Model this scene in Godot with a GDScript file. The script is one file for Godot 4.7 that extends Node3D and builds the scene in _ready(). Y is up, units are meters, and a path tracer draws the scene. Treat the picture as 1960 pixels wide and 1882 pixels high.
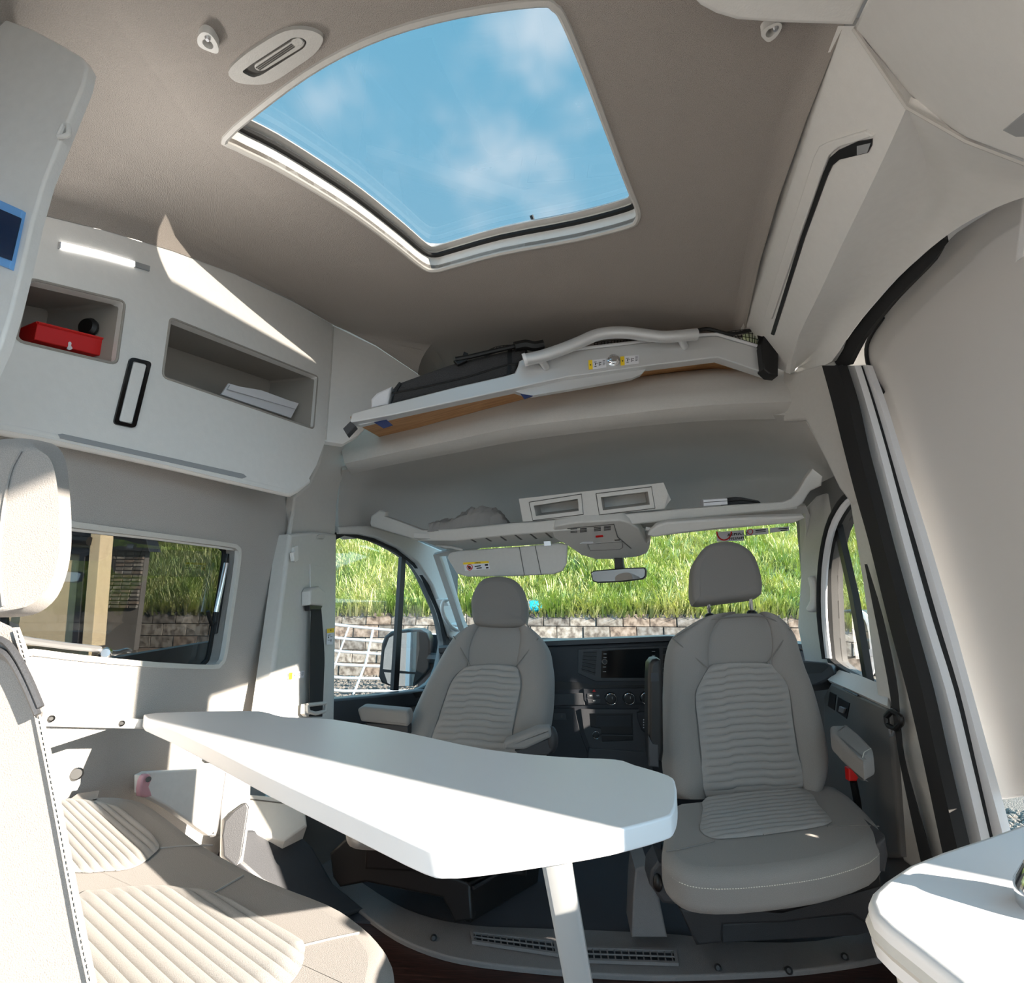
extends Node3D
# A camper van seen from its living space towards the cab: swivelled front seats, table, bench, lockers, bed over the cab.
# Metres, y up, the van's floor at y = 0, the cab towards -z.

const FOCAL := 1000.0
const EYE := Vector3(0, 1.05, 0)
var look: Basis
var M := {}
var rng := RandomNumberGenerator.new()
var used := {}

# ---------------------------------------------------------------- measuring: sight lines of the photograph met with planes of the place
func ray(px: float, py: float) -> Vector3:
	return look * Vector3((px - 980.0) / FOCAL, -(py - 941.0) / FOCAL, -1.0)

func hit(px: float, py: float, p: Plane) -> Vector3:
	var r := ray(px, py)
	return EYE + r * ((p.d - p.normal.dot(EYE)) / p.normal.dot(r))

func atx(px, py, x) -> Vector3: return hit(px, py, Plane(Vector3.RIGHT, x))
func aty(px, py, y) -> Vector3: return hit(px, py, Plane(Vector3.UP, y))
func atz(px, py, z) -> Vector3: return hit(px, py, Plane(Vector3.BACK, z))

func PX(x: float) -> Plane: return Plane(Vector3.RIGHT, x)
func PY(y: float) -> Plane: return Plane(Vector3.UP, y)
func PZ(z: float) -> Plane: return Plane(Vector3.BACK, z)

func tri_plane(a: Vector3, b: Vector3, c: Vector3) -> Plane:
	var n := (b - a).cross(c - a).normalized()
	if n.dot(EYE - a) < 0.0: n = -n
	return Plane(n, n.dot(a))

func on(a: Array, p: Plane) -> PackedVector3Array:
	var o := PackedVector3Array()
	for i in range(0, a.size(), 2): o.append(hit(a[i], a[i + 1], p))
	return o

# ---------------------------------------------------------------- curves
static func cat(p: PackedVector3Array, n: int, closed := false) -> PackedVector3Array:
	var o := PackedVector3Array()
	var m := p.size()
	var last := m if closed else m - 1
	for i in last:
		var a := p[(i - 1 + m) % m] if closed or i > 0 else p[0] * 2.0 - p[1]
		var b := p[i]
		var c := p[(i + 1) % m]
		var d := p[(i + 2) % m] if closed or i + 2 < m else c * 2.0 - b
		for k in n: o.append(b.cubic_interpolate(c, a, d, float(k) / n))
	if not closed: o.append(p[m - 1])
	return o

static func rounded(p: PackedVector3Array, r: float, seg := 4) -> PackedVector3Array:
	var o := PackedVector3Array()
	var m := p.size()
	for i in m:
		var a := p[(i - 1 + m) % m]
		var b := p[i]
		var c := p[(i + 1) % m]
		var ra := minf(r, (a - b).length() * 0.48)
		var rc := minf(r, (c - b).length() * 0.48)
		var s := b + (a - b).normalized() * ra
		var e := b + (c - b).normalized() * rc
		for k in seg + 1:
			var t := float(k) / seg
			o.append(s.lerp(b, t).lerp(b.lerp(e, t), t))
	return o

static func area_normal(o: PackedVector3Array) -> Vector3:
	var n := Vector3.ZERO
	for i in o.size(): n += o[i].cross(o[(i + 1) % o.size()])
	return n

static func inset(o: PackedVector3Array, d: float) -> PackedVector3Array:
	if absf(d) < 1e-7: return o
	var n := area_normal(o).normalized()
	var q := PackedVector3Array()
	var m := o.size()
	for i in m:
		var e0 := (o[i] - o[(i - 1 + m) % m]).normalized()
		var e1 := (o[(i + 1) % m] - o[i]).normalized()
		var s0 := n.cross(e0)
		var s1 := n.cross(e1)
		q.append(o[i] + (s0 + s1) / maxf(1.0 + s0.dot(s1), 0.45) * d)
	return q

# ---------------------------------------------------------------- one part's shape, gathered as triangles
class G:
	var v := PackedVector3Array()
	var crease := 0.72

	func tri(a: Vector3, b: Vector3, c: Vector3) -> void:
		v.append(a); v.append(b); v.append(c)

	func quad(a: Vector3, b: Vector3, c: Vector3, d: Vector3) -> void:
		tri(a, b, c); tri(a, c, d)

	func grid(rows: Array, wrap := false) -> G:
		for i in rows.size() - 1:
			var p: PackedVector3Array = rows[i]
			var q: PackedVector3Array = rows[i + 1]
			for k in p.size() if wrap else p.size() - 1:
				var l := (k + 1) % p.size()
				quad(p[k], p[l], q[l], q[k])
		return self

	func cap(o: PackedVector3Array, flip := false) -> G:
		var n := o.size()
		if n < 3: return self
		var nn := Vector3.ZERO
		for i in n: nn += o[i].cross(o[(i + 1) % n])
		nn = nn.normalized()
		var ux := nn.cross(Vector3.UP if absf(nn.y) < 0.9 else Vector3.RIGHT).normalized()
		var uy := nn.cross(ux)
		var flat := PackedVector2Array()
		for p in o: flat.append(Vector2((p - o[0]).dot(ux), (p - o[0]).dot(uy)) * 1000.0)
		var ix := Geometry2D.triangulate_polygon(flat)
		if ix.is_empty():
			for i in range(1, n - 1):
				if flip: tri(o[0], o[i + 1], o[i])
				else: tri(o[0], o[i], o[i + 1])
			return self
		for i in range(0, ix.size(), 3):
			var a := o[ix[i]]
			var b := o[ix[i + 1]]
			var c := o[ix[i + 2]]
			var same := (b - a).cross(c - a).dot(nn) > 0.0
			if same != flip: tri(a, b, c)
			else: tri(a, c, b)
		return self

	# a flat outline given depth; bev rounds the edge of the first face, both rounds the far one too
	func prism(o: PackedVector3Array, ext: Vector3, bev := 0.0, both := false, seg := 3) -> G:
		var n := ext.normalized()
		var depth := ext.length()
		var q := o
		if area_of(o).dot(n) > 0.0:
			q = o.duplicate()
			q.reverse()
		var rings := []
		if bev > 0.0:
			for k in seg + 1:
				var a := PI / 2 * k / seg
				rings.append(moved(shrunk(q, bev * (1.0 - sin(a))), n * bev * (1.0 - cos(a))))
		else:
			rings.append(q)
		if both:
			for k in seg + 1:
				var a := PI / 2 * (1.0 - float(k) / seg)
				rings.append(moved(shrunk(q, bev * (1.0 - sin(a))), n * (depth - bev * (1.0 - cos(a)))))
		else:
			rings.append(moved(q, ext))
		cap(rings[0], true)
		for i in rings.size() - 1:
			var p: PackedVector3Array = rings[i]
			var r: PackedVector3Array = rings[i + 1]
			for k in p.size():
				var l := (k + 1) % p.size()
				quad(p[k], r[k], r[l], p[l])
		cap(rings[rings.size() - 1])
		return self

	static func area_of(o: PackedVector3Array) -> Vector3:
		var n := Vector3.ZERO
		for i in o.size(): n += (o[i] - o[0]).cross(o[(i + 1) % o.size()] - o[0])
		return n

	static func moved(o: PackedVector3Array, d: Vector3) -> PackedVector3Array:
		var q := PackedVector3Array()
		for p in o: q.append(p + d)
		return q

	static func shrunk(o: PackedVector3Array, d: float) -> PackedVector3Array:
		if absf(d) < 1e-7: return o
		var n := area_of(o).normalized()
		var q := PackedVector3Array()
		var m := o.size()
		for i in m:
			var e0 := (o[i] - o[(i - 1 + m) % m]).normalized()
			var e1 := (o[(i + 1) % m] - o[i]).normalized()
			var s0 := n.cross(e0)
			var s1 := n.cross(e1)
			q.append(o[i] + (s0 + s1) / maxf(1.0 + s0.dot(s1), 0.45) * d)
		return q

	# a plate with openings cut through it
	func plate(o: PackedVector3Array, holes: Array, ext: Vector3) -> G:
		var n := ext.normalized()
		var ux := n.cross(Vector3.UP if absf(n.y) < 0.9 else Vector3.RIGHT).normalized()
		var uy := n.cross(ux)
		var base := n * n.dot(o[0])
		var flat := func(p: PackedVector3Array) -> PackedVector2Array:
			var f := PackedVector2Array()
			for q in p: f.append(Vector2(q.dot(ux), q.dot(uy)) * 100.0)
			return f
		var cut := []
		for h in holes: cut.append(flat.call(h))
		for piece in pieces(flat.call(o), cut):
			var ix := Geometry2D.triangulate_polygon(piece)
			for i in range(0, ix.size(), 3):
				var t := []
				for k in 3: t.append(base + ux * piece[ix[i + k]].x * 0.01 + uy * piece[ix[i + k]].y * 0.01)
				if (t[1] - t[0]).cross(t[2] - t[0]).dot(n) < 0.0: t = [t[0], t[2], t[1]]
				tri(t[0], t[1], t[2])
				tri(t[0] + ext, t[2] + ext, t[1] + ext)
		for loop in [o] + holes:
			var q: PackedVector3Array = loop
			for k in q.size():
				var l := (k + 1) % q.size()
				quad(q[k], q[l], q[l] + ext, q[k] + ext)
		return self

	static func pieces(poly: PackedVector2Array, holes: Array) -> Array:
		if holes.is_empty(): return [poly]
		var h: PackedVector2Array = holes[0]
		var lo := Vector2(1e9, 1e9)
		var hi := -lo
		for p in h:
			lo = lo.min(p)
			hi = hi.max(p)
		var x := (lo.x + hi.x) / 2.0
		var far := 100000.0
		var out := []
		for s in [[-far, x], [x, far]]:
			var half := PackedVector2Array([Vector2(s[0], -far), Vector2(s[1], -far), Vector2(s[1], far), Vector2(s[0], far)])
			for a in Geometry2D.intersect_polygons(poly, half):
				for b in Geometry2D.clip_polygons(a, h):
					out.append_array(pieces(b, holes.slice(1)))
		return out

	func tube(path: PackedVector3Array, r: float, sides := 10, closed := false, r_end := -1.0) -> G:
		var rows := []
		var m := path.size()
		var side := Vector3.ZERO
		for i in m:
			var a := path[(i - 1 + m) % m] if closed or i > 0 else path[i]
			var b := path[(i + 1) % m] if closed or i + 1 < m else path[i]
			var t := (b - a).normalized()
			if side == Vector3.ZERO: side = t.cross(Vector3.UP if absf(t.y) < 0.9 else Vector3.RIGHT).normalized()
			side = (side - t * t.dot(side)).normalized()
			var up := t.cross(side)
			var rr := r if r_end < 0.0 else lerpf(r, r_end, float(i) / (m - 1))
			var row := PackedVector3Array()
			for k in sides: row.append(path[i] + (side * cos(TAU * k / sides) + up * sin(TAU * k / sides)) * rr)
			rows.append(row)
		if closed: rows.append(rows[0])
		else:
			cap(rows[0], true)
			cap(rows[m - 1])
		return grid(rows, true)

	# a profile carried along a path; the profile's y follows up
	func sweep(path: PackedVector3Array, prof: PackedVector2Array, up: Vector3, closed := false) -> G:
		var rows := []
		var m := path.size()
		for i in m:
			var a := path[(i - 1 + m) % m] if closed or i > 0 else path[i]
			var b := path[(i + 1) % m] if closed or i + 1 < m else path[i]
			var t := (b - a).normalized()
			var s := t.cross(up).normalized()
			var u := s.cross(t).normalized()
			var row := PackedVector3Array()
			for p in prof: row.append(path[i] + s * p.x + u * p.y)
			rows.append(row)
		if closed: rows.append(rows[0])
		else:
			cap(rows[0], true)
			cap(rows[m - 1])
		return grid(rows, true)

	func turned(a: Vector3, b: Vector3, prof: Array, sides := 18) -> G:
		var t := (b - a).normalized()
		var s := t.cross(Vector3.UP if absf(t.y) < 0.9 else Vector3.RIGHT).normalized()
		var u := t.cross(s)
		var rows := []
		for q in prof:
			var row := PackedVector3Array()
			for k in sides: row.append(a.lerp(b, q[0]) + (s * cos(TAU * k / sides) + u * sin(TAU * k / sides)) * q[1])
			rows.append(row)
		cap(rows[0], true)
		cap(rows[rows.size() - 1])
		return grid(rows, true)

	func bx(c: Vector3, size: Vector3, b := Basis.IDENTITY, bev := 0.0) -> G:
		var o := PackedVector3Array()
		for k in [[-1, -1], [1, -1], [1, 1], [-1, 1]]: o.append(c + b * Vector3(k[0] * size.x / 2, k[1] * size.y / 2, size.z / 2))
		return prism(o, b * Vector3(0, 0, -size.z), bev, bev > 0.0, 2)

	func ball(c: Vector3, r: Vector3, b := Basis.IDENTITY, nu := 16, nv := 9, power := 1.0) -> G:
		var rows := []
		for j in nv + 1:
			var f := PI * j / nv
			var row := PackedVector3Array()
			for i in nu:
				var q := Vector3(sin(f) * cos(TAU * i / nu), cos(f), sin(f) * sin(TAU * i / nu))
				for k in 3: q[k] = signf(q[k]) * pow(absf(q[k]), power)
				row.append(c + b * (q * r))
			rows.append(row)
		return grid(rows, true)

	# a sheet with thickness
	func shell(rows: Array, th: float) -> G:
		var nr := rows.size()
		var nc: int = rows[0].size()
		var back := []
		for i in nr:
			var row := PackedVector3Array()
			for k in nc:
				var du: Vector3 = rows[i][mini(k + 1, nc - 1)] - rows[i][maxi(k - 1, 0)]
				var dv: Vector3 = rows[mini(i + 1, nr - 1)][k] - rows[maxi(i - 1, 0)][k]
				row.append(rows[i][k] + du.cross(dv).normalized() * th)
			back.append(row)
		grid(rows)
		for i in nr - 1:
			for k in nc - 1: quad(back[i][k], back[i + 1][k], back[i + 1][k + 1], back[i][k + 1])
		for i in nr - 1:
			quad(rows[i][0], rows[i + 1][0], back[i + 1][0], back[i][0])
			quad(rows[i][nc - 1], back[i][nc - 1], back[i + 1][nc - 1], rows[i + 1][nc - 1])
		for k in nc - 1:
			quad(rows[0][k], back[0][k], back[0][k + 1], rows[0][k + 1])
			quad(rows[nr - 1][k], rows[nr - 1][k + 1], back[nr - 1][k + 1], back[nr - 1][k])
		return self

	func mesh(off: Vector3) -> ArrayMesh:
		var n := v.size()
		var fn := PackedVector3Array()
		fn.resize(n / 3)
		var at := {}
		var keys := []
		keys.resize(n)
		for f in n / 3:
			fn[f] = (v[f * 3 + 2] - v[f * 3]).cross(v[f * 3 + 1] - v[f * 3])
			for k in 3:
				var key := Vector3i((v[f * 3 + k] * 20000.0).round())
				keys[f * 3 + k] = key
				if at.has(key): at[key].append(f)
				else: at[key] = PackedInt32Array([f])
		var un := PackedVector3Array()
		un.resize(fn.size())
		for f in fn.size(): un[f] = fn[f].normalized()
		var normal := PackedVector3Array()
		normal.resize(n)
		var pos := PackedVector3Array()
		pos.resize(n)
		for i in n:
			var me := un[i / 3]
			var sum := Vector3.ZERO
			for f in at[keys[i]]:
				if un[f].dot(me) > crease: sum += fn[f]
			normal[i] = sum.normalized() if sum.length_squared() > 1e-24 else Vector3.UP
			pos[i] = v[i] - off
		var arr := []
		arr.resize(Mesh.ARRAY_MAX)
		arr[Mesh.ARRAY_VERTEX] = pos
		arr[Mesh.ARRAY_NORMAL] = normal
		var m := ArrayMesh.new()
		m.add_surface_from_arrays(Mesh.PRIMITIVE_TRIANGLES, arr)
		return m

	func base() -> Vector3:
		var lo := v[0]
		var hi := v[0]
		for p in v:
			lo = lo.min(p)
			hi = hi.max(p)
		return Vector3((lo.x + hi.x) / 2, lo.y, (lo.z + hi.z) / 2)

# smooth a net of points both ways
static func net(rows: Array, ku: int, kv: int) -> Array:
	var a := []
	for r in rows: a.append(cat(r, ku))
	var out := []
	var cols := []
	for k in a[0].size():
		var c := PackedVector3Array()
		for r in a: c.append(r[k])
		cols.append(cat(c, kv))
	for i in cols[0].size():
		var row := PackedVector3Array()
		for c in cols: row.append(c[i])
		out.append(row)
	return out

# ---------------------------------------------------------------- nodes
func numbered(called: String) -> String:
	used[called] = used.get(called, -1) + 1
	return called if used[called] == 0 else "%s_%03d" % [called, used[called]]

func thing(called: String, label: String, category: String, at := Vector3.ZERO, group := "") -> Node3D:
	var o := Node3D.new()
	o.name = numbered(called)
	o.position = at
	add_child(o)
	o.set_meta("label", label)
	o.set_meta("category", category)
	if group: o.set_meta("group", group)
	return o

func put(parent: Node3D, called: String, g: G, m: Material, label := "") -> MeshInstance3D:
	var o := MeshInstance3D.new()
	var off := Vector3.ZERO
	var p: Node = parent
	while p != self:
		off += p.position
		p = p.get_parent()
	if parent == self:
		off = g.base()
		o.position = off
		o.name = numbered(called)
	else:
		o.name = called
	o.mesh = g.mesh(off)
	o.material_override = m
	parent.add_child(o, true)
	if label: o.set_meta("label", label)
	return o

func single(called: String, g: G, m: Material, label: String, category: String, group := "") -> MeshInstance3D:
	var o := put(self, called, g, m, label)
	o.set_meta("category", category)
	if group: o.set_meta("group", group)
	return o

func struct(called: String, g: G, m: Material, label := "") -> MeshInstance3D:
	var o := put(self, called, g, m, label)
	o.set_meta("kind", "structure")
	return o

func lettering(parent: Node3D, text: String, at: Vector3, right: Vector3, up: Vector3, size: float, m: Material) -> void:
	var t := TextMesh.new()
	var f := SystemFont.new()
	f.font_names = PackedStringArray(["Droid Sans"])
	f.font_weight = 700
	t.font = f
	t.text = text
	t.font_size = 32
	t.pixel_size = size / 32.0
	t.depth = size * 0.06
	var o := MeshInstance3D.new()
	o.name = "lettering"
	o.mesh = t
	o.material_override = m
	var off := Vector3.ZERO
	var p: Node = parent
	while p != self:
		off += p.position
		p = p.get_parent()
	var r := right.normalized()
	var u := (up - r * r.dot(up)).normalized()
	o.transform = Transform3D(Basis(r, u, r.cross(u)), at - off)
	parent.add_child(o, true)

# ---------------------------------------------------------------- materials
func mat(called: String, c: Color, rough := 0.6, metal := 0.0) -> StandardMaterial3D:
	var m := StandardMaterial3D.new()
	m.resource_name = called
	m.albedo_color = c
	m.roughness = rough
	m.metallic = metal
	M[called] = m
	return m

func noise_tex(freq: float, size := 512, as_normal := false, bump := 4.0, ramp: Gradient = null, seed_ := 1, octaves := 3, kind := FastNoiseLite.TYPE_SIMPLEX_SMOOTH) -> NoiseTexture2D:
	var n := FastNoiseLite.new()
	n.noise_type = kind
	n.frequency = freq
	n.seed = seed_
	n.fractal_octaves = octaves
	var t := NoiseTexture2D.new()
	t.width = size
	t.height = size
	t.seamless = true
	t.noise = n
	t.as_normal_map = as_normal
	t.bump_strength = bump
	if ramp: t.color_ramp = ramp
	return t

func ramp(cols: Array) -> Gradient:
	var g := Gradient.new()
	g.offsets = PackedFloat32Array()
	g.colors = PackedColorArray()
	var o := PackedFloat32Array()
	var c := PackedColorArray()
	for k in cols:
		o.append(k[0])
		c.append(k[1])
	g.offsets = o
	g.colors = c
	return g

func grain(m: StandardMaterial3D, tex: Texture2D, scale: Vector3, normal: Texture2D = null, strength := 0.5) -> StandardMaterial3D:
	m.uv1_triplanar = true
	m.uv1_world_triplanar = true
	m.uv1_scale = scale
	if tex: m.albedo_texture = tex
	if normal:
		m.normal_enabled = true
		m.normal_texture = normal
		m.normal_scale = strength
	return m

# ================================================================= the place
func _ready() -> void:
	rng.seed = 7
	look = Basis.from_euler(Vector3(deg_to_rad(10.0), deg_to_rad(5.0), 0.0))
	var cam := Camera3D.new()
	cam.name = "Camera"
	cam.transform = Transform3D(look, EYE)
	cam.fov = rad_to_deg(2.0 * atan(941.0 / FOCAL))
	cam.near = 0.02
	cam.far = 400.0
	add_child(cam)
	cam.current = true
	var env := Environment.new()
	env.background_mode = Environment.BG_SKY
	env.sky = Sky.new()
	env.sky.sky_material = sky_of_clouds()
	env.tonemap_mode = Environment.TONE_MAPPER_LINEAR
	env.tonemap_exposure = 10.0
	env.sdfgi_enabled = true
	env.ssao_enabled = true
	env.ssil_enabled = true
	var we := WorldEnvironment.new()
	we.name = "Environment"
	we.environment = env
	add_child(we)
	var sun := DirectionalLight3D.new()
	sun.name = "sun"
	sun.light_color = Color(1.0, 0.95, 0.88)
	sun.light_energy = 0.92
	sun.light_angular_distance = 0.6
	sun.shadow_enabled = true
	sun.look_at_from_position(Vector3.ZERO, Vector3(-1.0, -0.42, -0.45))
	add_child(sun)
	materials()
	shell_of_van()
	cab_structure()
	left_side()
	right_side()
	table_and_bench()
	front_seats()
	bed_over_cab()
	cab_fittings()
	outdoors()

func sky_of_clouds() -> PanoramaSkyMaterial:
	var n := FastNoiseLite.new()
	n.seed = 14
	n.noise_type = FastNoiseLite.TYPE_SIMPLEX_SMOOTH
	n.frequency = 1.6
	n.fractal_octaves = 5
	var im := Image.create(1024, 512, false, Image.FORMAT_RGBF)
	for j in 512:
		var f := PI * (j + 0.5) / 512.0
		for i in 1024:
			var a := TAU * (i + 0.5) / 1024.0
			var d := Vector3(sin(f) * cos(a), cos(f), sin(f) * sin(a))
			var h := clampf(d.y, 0.0, 1.0)
			var c := Vector3(0.29, 0.36, 0.41).lerp(Vector3(0.05, 0.175, 0.262), pow(h, 0.42))
			var k := n.get_noise_3d(d.x * 1.3, d.y * 2.2, d.z * 1.3) + 0.35 * n.get_noise_3d(d.x * 5.0 + 9.0, d.y * 8.0, d.z * 5.0)
			var cloud := smoothstep(0.12, 0.95, k)
			c = c.lerp(Vector3(0.36, 0.38, 0.40), cloud * 0.62)
			im.set_pixel(i, j, Color(c.x, c.y, c.z))
	var m := PanoramaSkyMaterial.new()
	m.panorama = ImageTexture.create_from_image(im)
	return m

func materials() -> void:
	var fine := noise_tex(0.35, 512, false, 4.0, ramp([[0.0, Color(0.80, 0.80, 0.80)], [1.0, Color(1, 1, 1)]]), 3, 2)
	var fine_n := noise_tex(0.30, 512, true, 5.0, null, 4, 2)
	var soft := noise_tex(0.05, 512, false, 4.0, ramp([[0.0, Color(0.975, 0.975, 0.975)], [1.0, Color(1, 1, 1)]]), 5, 4)
	grain(mat("white", Color(0.90, 0.895, 0.885), 0.32), soft, Vector3(1.5, 1.5, 1.5), fine_n, 0.04)
	grain(mat("trim", Color(0.80, 0.795, 0.78), 0.5), soft, Vector3(2, 2, 2), fine_n, 0.08)
	grain(mat("trim_grey", Color(0.77, 0.76, 0.745), 0.55), soft, Vector3(2, 2, 2), fine_n, 0.08)
	grain(mat("headliner", Color(0.70, 0.67, 0.645), 0.95), fine, Vector3(3.2, 3.2, 3.2), fine_n, 0.5)
	grain(mat("wall_fabric", Color(0.76, 0.745, 0.73), 0.95), fine, Vector3(3.2, 3.2, 3.2), fine_n, 0.4)
	grain(mat("cab_fabric", Color(0.80, 0.79, 0.775), 0.95), fine, Vector3(3.2, 3.2, 3.2), fine_n, 0.4)
	grain(mat("seat", Color(0.61, 0.595, 0.585), 0.9), fine, Vector3(4, 4, 4), fine_n, 0.16)
	grain(mat("seat_dark", Color(0.54, 0.525, 0.515), 0.9), fine, Vector3(4, 4, 4), fine_n, 0.16)
	grain(mat("seat_rib", Color(0.67, 0.66, 0.65), 0.9), fine, Vector3(5, 5, 5), fine_n, 0.25)
	grain(mat("seat_back_cloth", Color(0.66, 0.645, 0.635), 0.9), fine, Vector3(4, 4, 4), fine_n, 0.16)
	for k in ["headliner", "wall_fabric", "cab_fabric", "seat", "seat_dark", "seat_rib", "seat_back_cloth"]:
		M[k].rim_enabled = true
		M[k].rim = 0.25
		M[k].rim_tint = 0.7
	mat("stitch", Color(0.86, 0.84, 0.80), 0.8)
	mat("seam", Color(0.36, 0.35, 0.34), 0.9)
	grain(mat("dark_plastic", Color(0.20, 0.20, 0.21), 0.55), null, Vector3(3, 3, 3), fine_n, 0.15)
	grain(mat("dash", Color(0.125, 0.135, 0.16), 0.5), null, Vector3(3, 3, 3), fine_n, 0.15)
	grain(mat("dash_mid", Color(0.225, 0.23, 0.245), 0.5), null, Vector3(3, 3, 3), fine_n, 0.15)
	grain(mat("sill", Color(0.50, 0.49, 0.495), 0.6), soft, Vector3(2, 2, 2), fine_n, 0.2)
	grain(mat("mat", Color(0.30, 0.305, 0.335), 0.95), fine, Vector3(4, 4, 4), fine_n, 0.6)
	grain(mat("door_grey", Color(0.40, 0.395, 0.39), 0.55), null, Vector3(3, 3, 3), fine_n, 0.15)
	mat("black", Color(0.06, 0.06, 0.065), 0.45)
	mat("rubber", Color(0.10, 0.10, 0.105), 0.7)
	mat("black_gloss", Color(0.03, 0.03, 0.04), 0.12)
	mat("cubby", Color(0.60, 0.58, 0.555), 0.6)
	mat("laminate", Color(0.89, 0.895, 0.91), 0.38)
	mat("paint", Color(0.90, 0.90, 0.91), 0.2)
	mat("alu", Color(0.80, 0.80, 0.81), 0.32, 0.85)
	mat("alu_white", Color(0.82, 0.825, 0.83), 0.3, 0.35)
	mat("chrome", Color(0.86, 0.86, 0.87), 0.1, 1.0)
	mat("mirror", Color(0.93, 0.94, 0.95), 0.01, 1.0)
	mat("red", Color(0.80, 0.09, 0.08), 0.45)
	mat("red_glow", Color(0.85, 0.12, 0.10), 0.4)
	mat("paper", Color(0.86, 0.86, 0.88), 0.6)
	mat("yellow", Color(0.95, 0.80, 0.12), 0.6)
	mat("ink", Color(0.10, 0.10, 0.11), 0.7)
	mat("pink", Color(0.80, 0.60, 0.63), 0.5)
	mat("blue_frame", Color(0.45, 0.68, 0.92), 0.4)
	mat("navy", Color(0.05, 0.16, 0.30), 0.25)
	mat("blue", Color(0.10, 0.17, 0.36), 0.6)
	mat("belt", Color(0.15, 0.15, 0.155), 0.85)
	mat("teal", Color(0.10, 0.66, 0.78), 0.3)
	grain(mat("mattress", Color(0.36, 0.36, 0.37), 0.95), noise_tex(0.45, 512, false, 4, ramp([[0.3, Color(0.45, 0.45, 0.45)], [0.8, Color(1, 1, 1)]]), 21, 2), Vector3(6, 1.5, 6), fine_n, 0.6)
	grain(mat("ply", Color(0.78, 0.60, 0.42), 0.6), noise_tex(0.02, 512, false, 4, ramp([[0.2, Color(0.82, 0.78, 0.72)], [0.8, Color(1, 1, 1)]]), 23, 4), Vector3(0.4, 6, 6), null)
	var wood := noise_tex(0.012, 1024, false, 4, ramp([[0.15, Color(0.30, 0.20, 0.17)], [0.42, Color(0.55, 0.40, 0.35)], [0.55, Color(0.36, 0.24, 0.21)], [0.8, Color(0.66, 0.50, 0.44)]]), 31, 5)
	grain(mat("floor_wood", Color(0.50, 0.46, 0.46), 0.45), wood, Vector3(0.35, 4, 9.0), null)
	grain(mat("gravel", Color(0.52, 0.51, 0.50), 0.95), noise_tex(0.10, 512, false, 4, ramp([[0.2, Color(0.35, 0.34, 0.34)], [0.8, Color(1, 0.98, 0.95)]]), 41, 4), Vector3(2.0, 2.0, 2.0), noise_tex(0.1, 512, true, 12.0, null, 41, 4), 1.0)
	grain(mat("tarmac", Color(0.42, 0.41, 0.41), 0.95), noise_tex(0.16, 512, false, 4, ramp([[0.2, Color(0.5, 0.5, 0.5)], [0.8, Color(1, 1, 1)]]), 42, 4), Vector3(2.0, 2.0, 2.0), null)
	grain(mat("soil", Color(0.36, 0.40, 0.18), 1.0), noise_tex(0.03, 512, false, 4, ramp([[0.2, Color(0.6, 0.7, 0.5)], [0.8, Color(1, 1, 0.8)]]), 43, 4), Vector3(0.4, 0.4, 0.4), null)
	var blade := mat("grass", Color(1, 1, 1), 0.7)
	blade.vertex_color_use_as_albedo = true
	blade.backlight_enabled = true
	blade.backlight = Color(0.55, 0.6, 0.25)
	var blotch := noise_tex(0.02, 512, false, 4, ramp([[0.15, Color(0.55, 0.52, 0.50)], [0.5, Color(0.85, 0.83, 0.80)], [0.85, Color(1, 1, 1)]]), 51, 5)
	var tones := [Color(0.50, 0.49, 0.475), Color(0.57, 0.56, 0.545), Color(0.45, 0.445, 0.44), Color(0.53, 0.485, 0.45)]
	for k in 4: grain(mat("block_%d" % k, tones[k], 0.9), blotch, Vector3(0.8, 0.8, 0.8), null)
	mat("mortar", Color(0.38, 0.37, 0.36), 1.0)
	mat("render_wall", Color(0.86, 0.78, 0.64), 0.9)
	mat("galvanised", Color(0.70, 0.72, 0.74), 0.35, 0.6)
	mat("screen_cloth", Color(0.80, 0.79, 0.785), 0.9)
	glass("glass", Color(0.05, 0.07, 0.07, 0.05))
	glass("roof_glass", Color(0.05, 0.10, 0.14, 0.50))
	glass("tint_glass", Color(0.03, 0.03, 0.035, 0.66))
	glass("film", Color(0.5, 0.85, 0.8, 0.2))
	var lamp := mat("lamp_glow", Color(0.95, 0.95, 0.95), 0.4)
	lamp.emission_enabled = true
	lamp.emission = Color(1.0, 0.98, 0.95)
	lamp.emission_energy_multiplier = 0.55
	mat("lamp_off", Color(0.60, 0.61, 0.62), 0.35)

func glass(called: String, c: Color) -> void:
	var m := mat(called, c, 0.02)
	m.transparency = BaseMaterial3D.TRANSPARENCY_ALPHA

# slab: an outline met with a plane, given depth away from the room
func slab(a: Array, p: Plane, depth: float, bev := 0.0, curve := 0, both := false) -> G:
	var o := on(a, p)
	if curve > 0: o = cat(o, curve, true)
	return G.new().prism(o, -facing(p) * depth, bev, both)

func facing(p: Plane) -> Vector3:
	return p.normal if p.distance_to(EYE) > 0.0 else -p.normal

func proud(p: Plane, d: float) -> Plane:
	var n := facing(p)
	var q := Plane(n, p.d if n == p.normal else -p.d)
	return Plane(n, q.d + d)

var locker_plane: Plane
var side_plane: Plane
var roof_hole: PackedVector3Array

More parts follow.
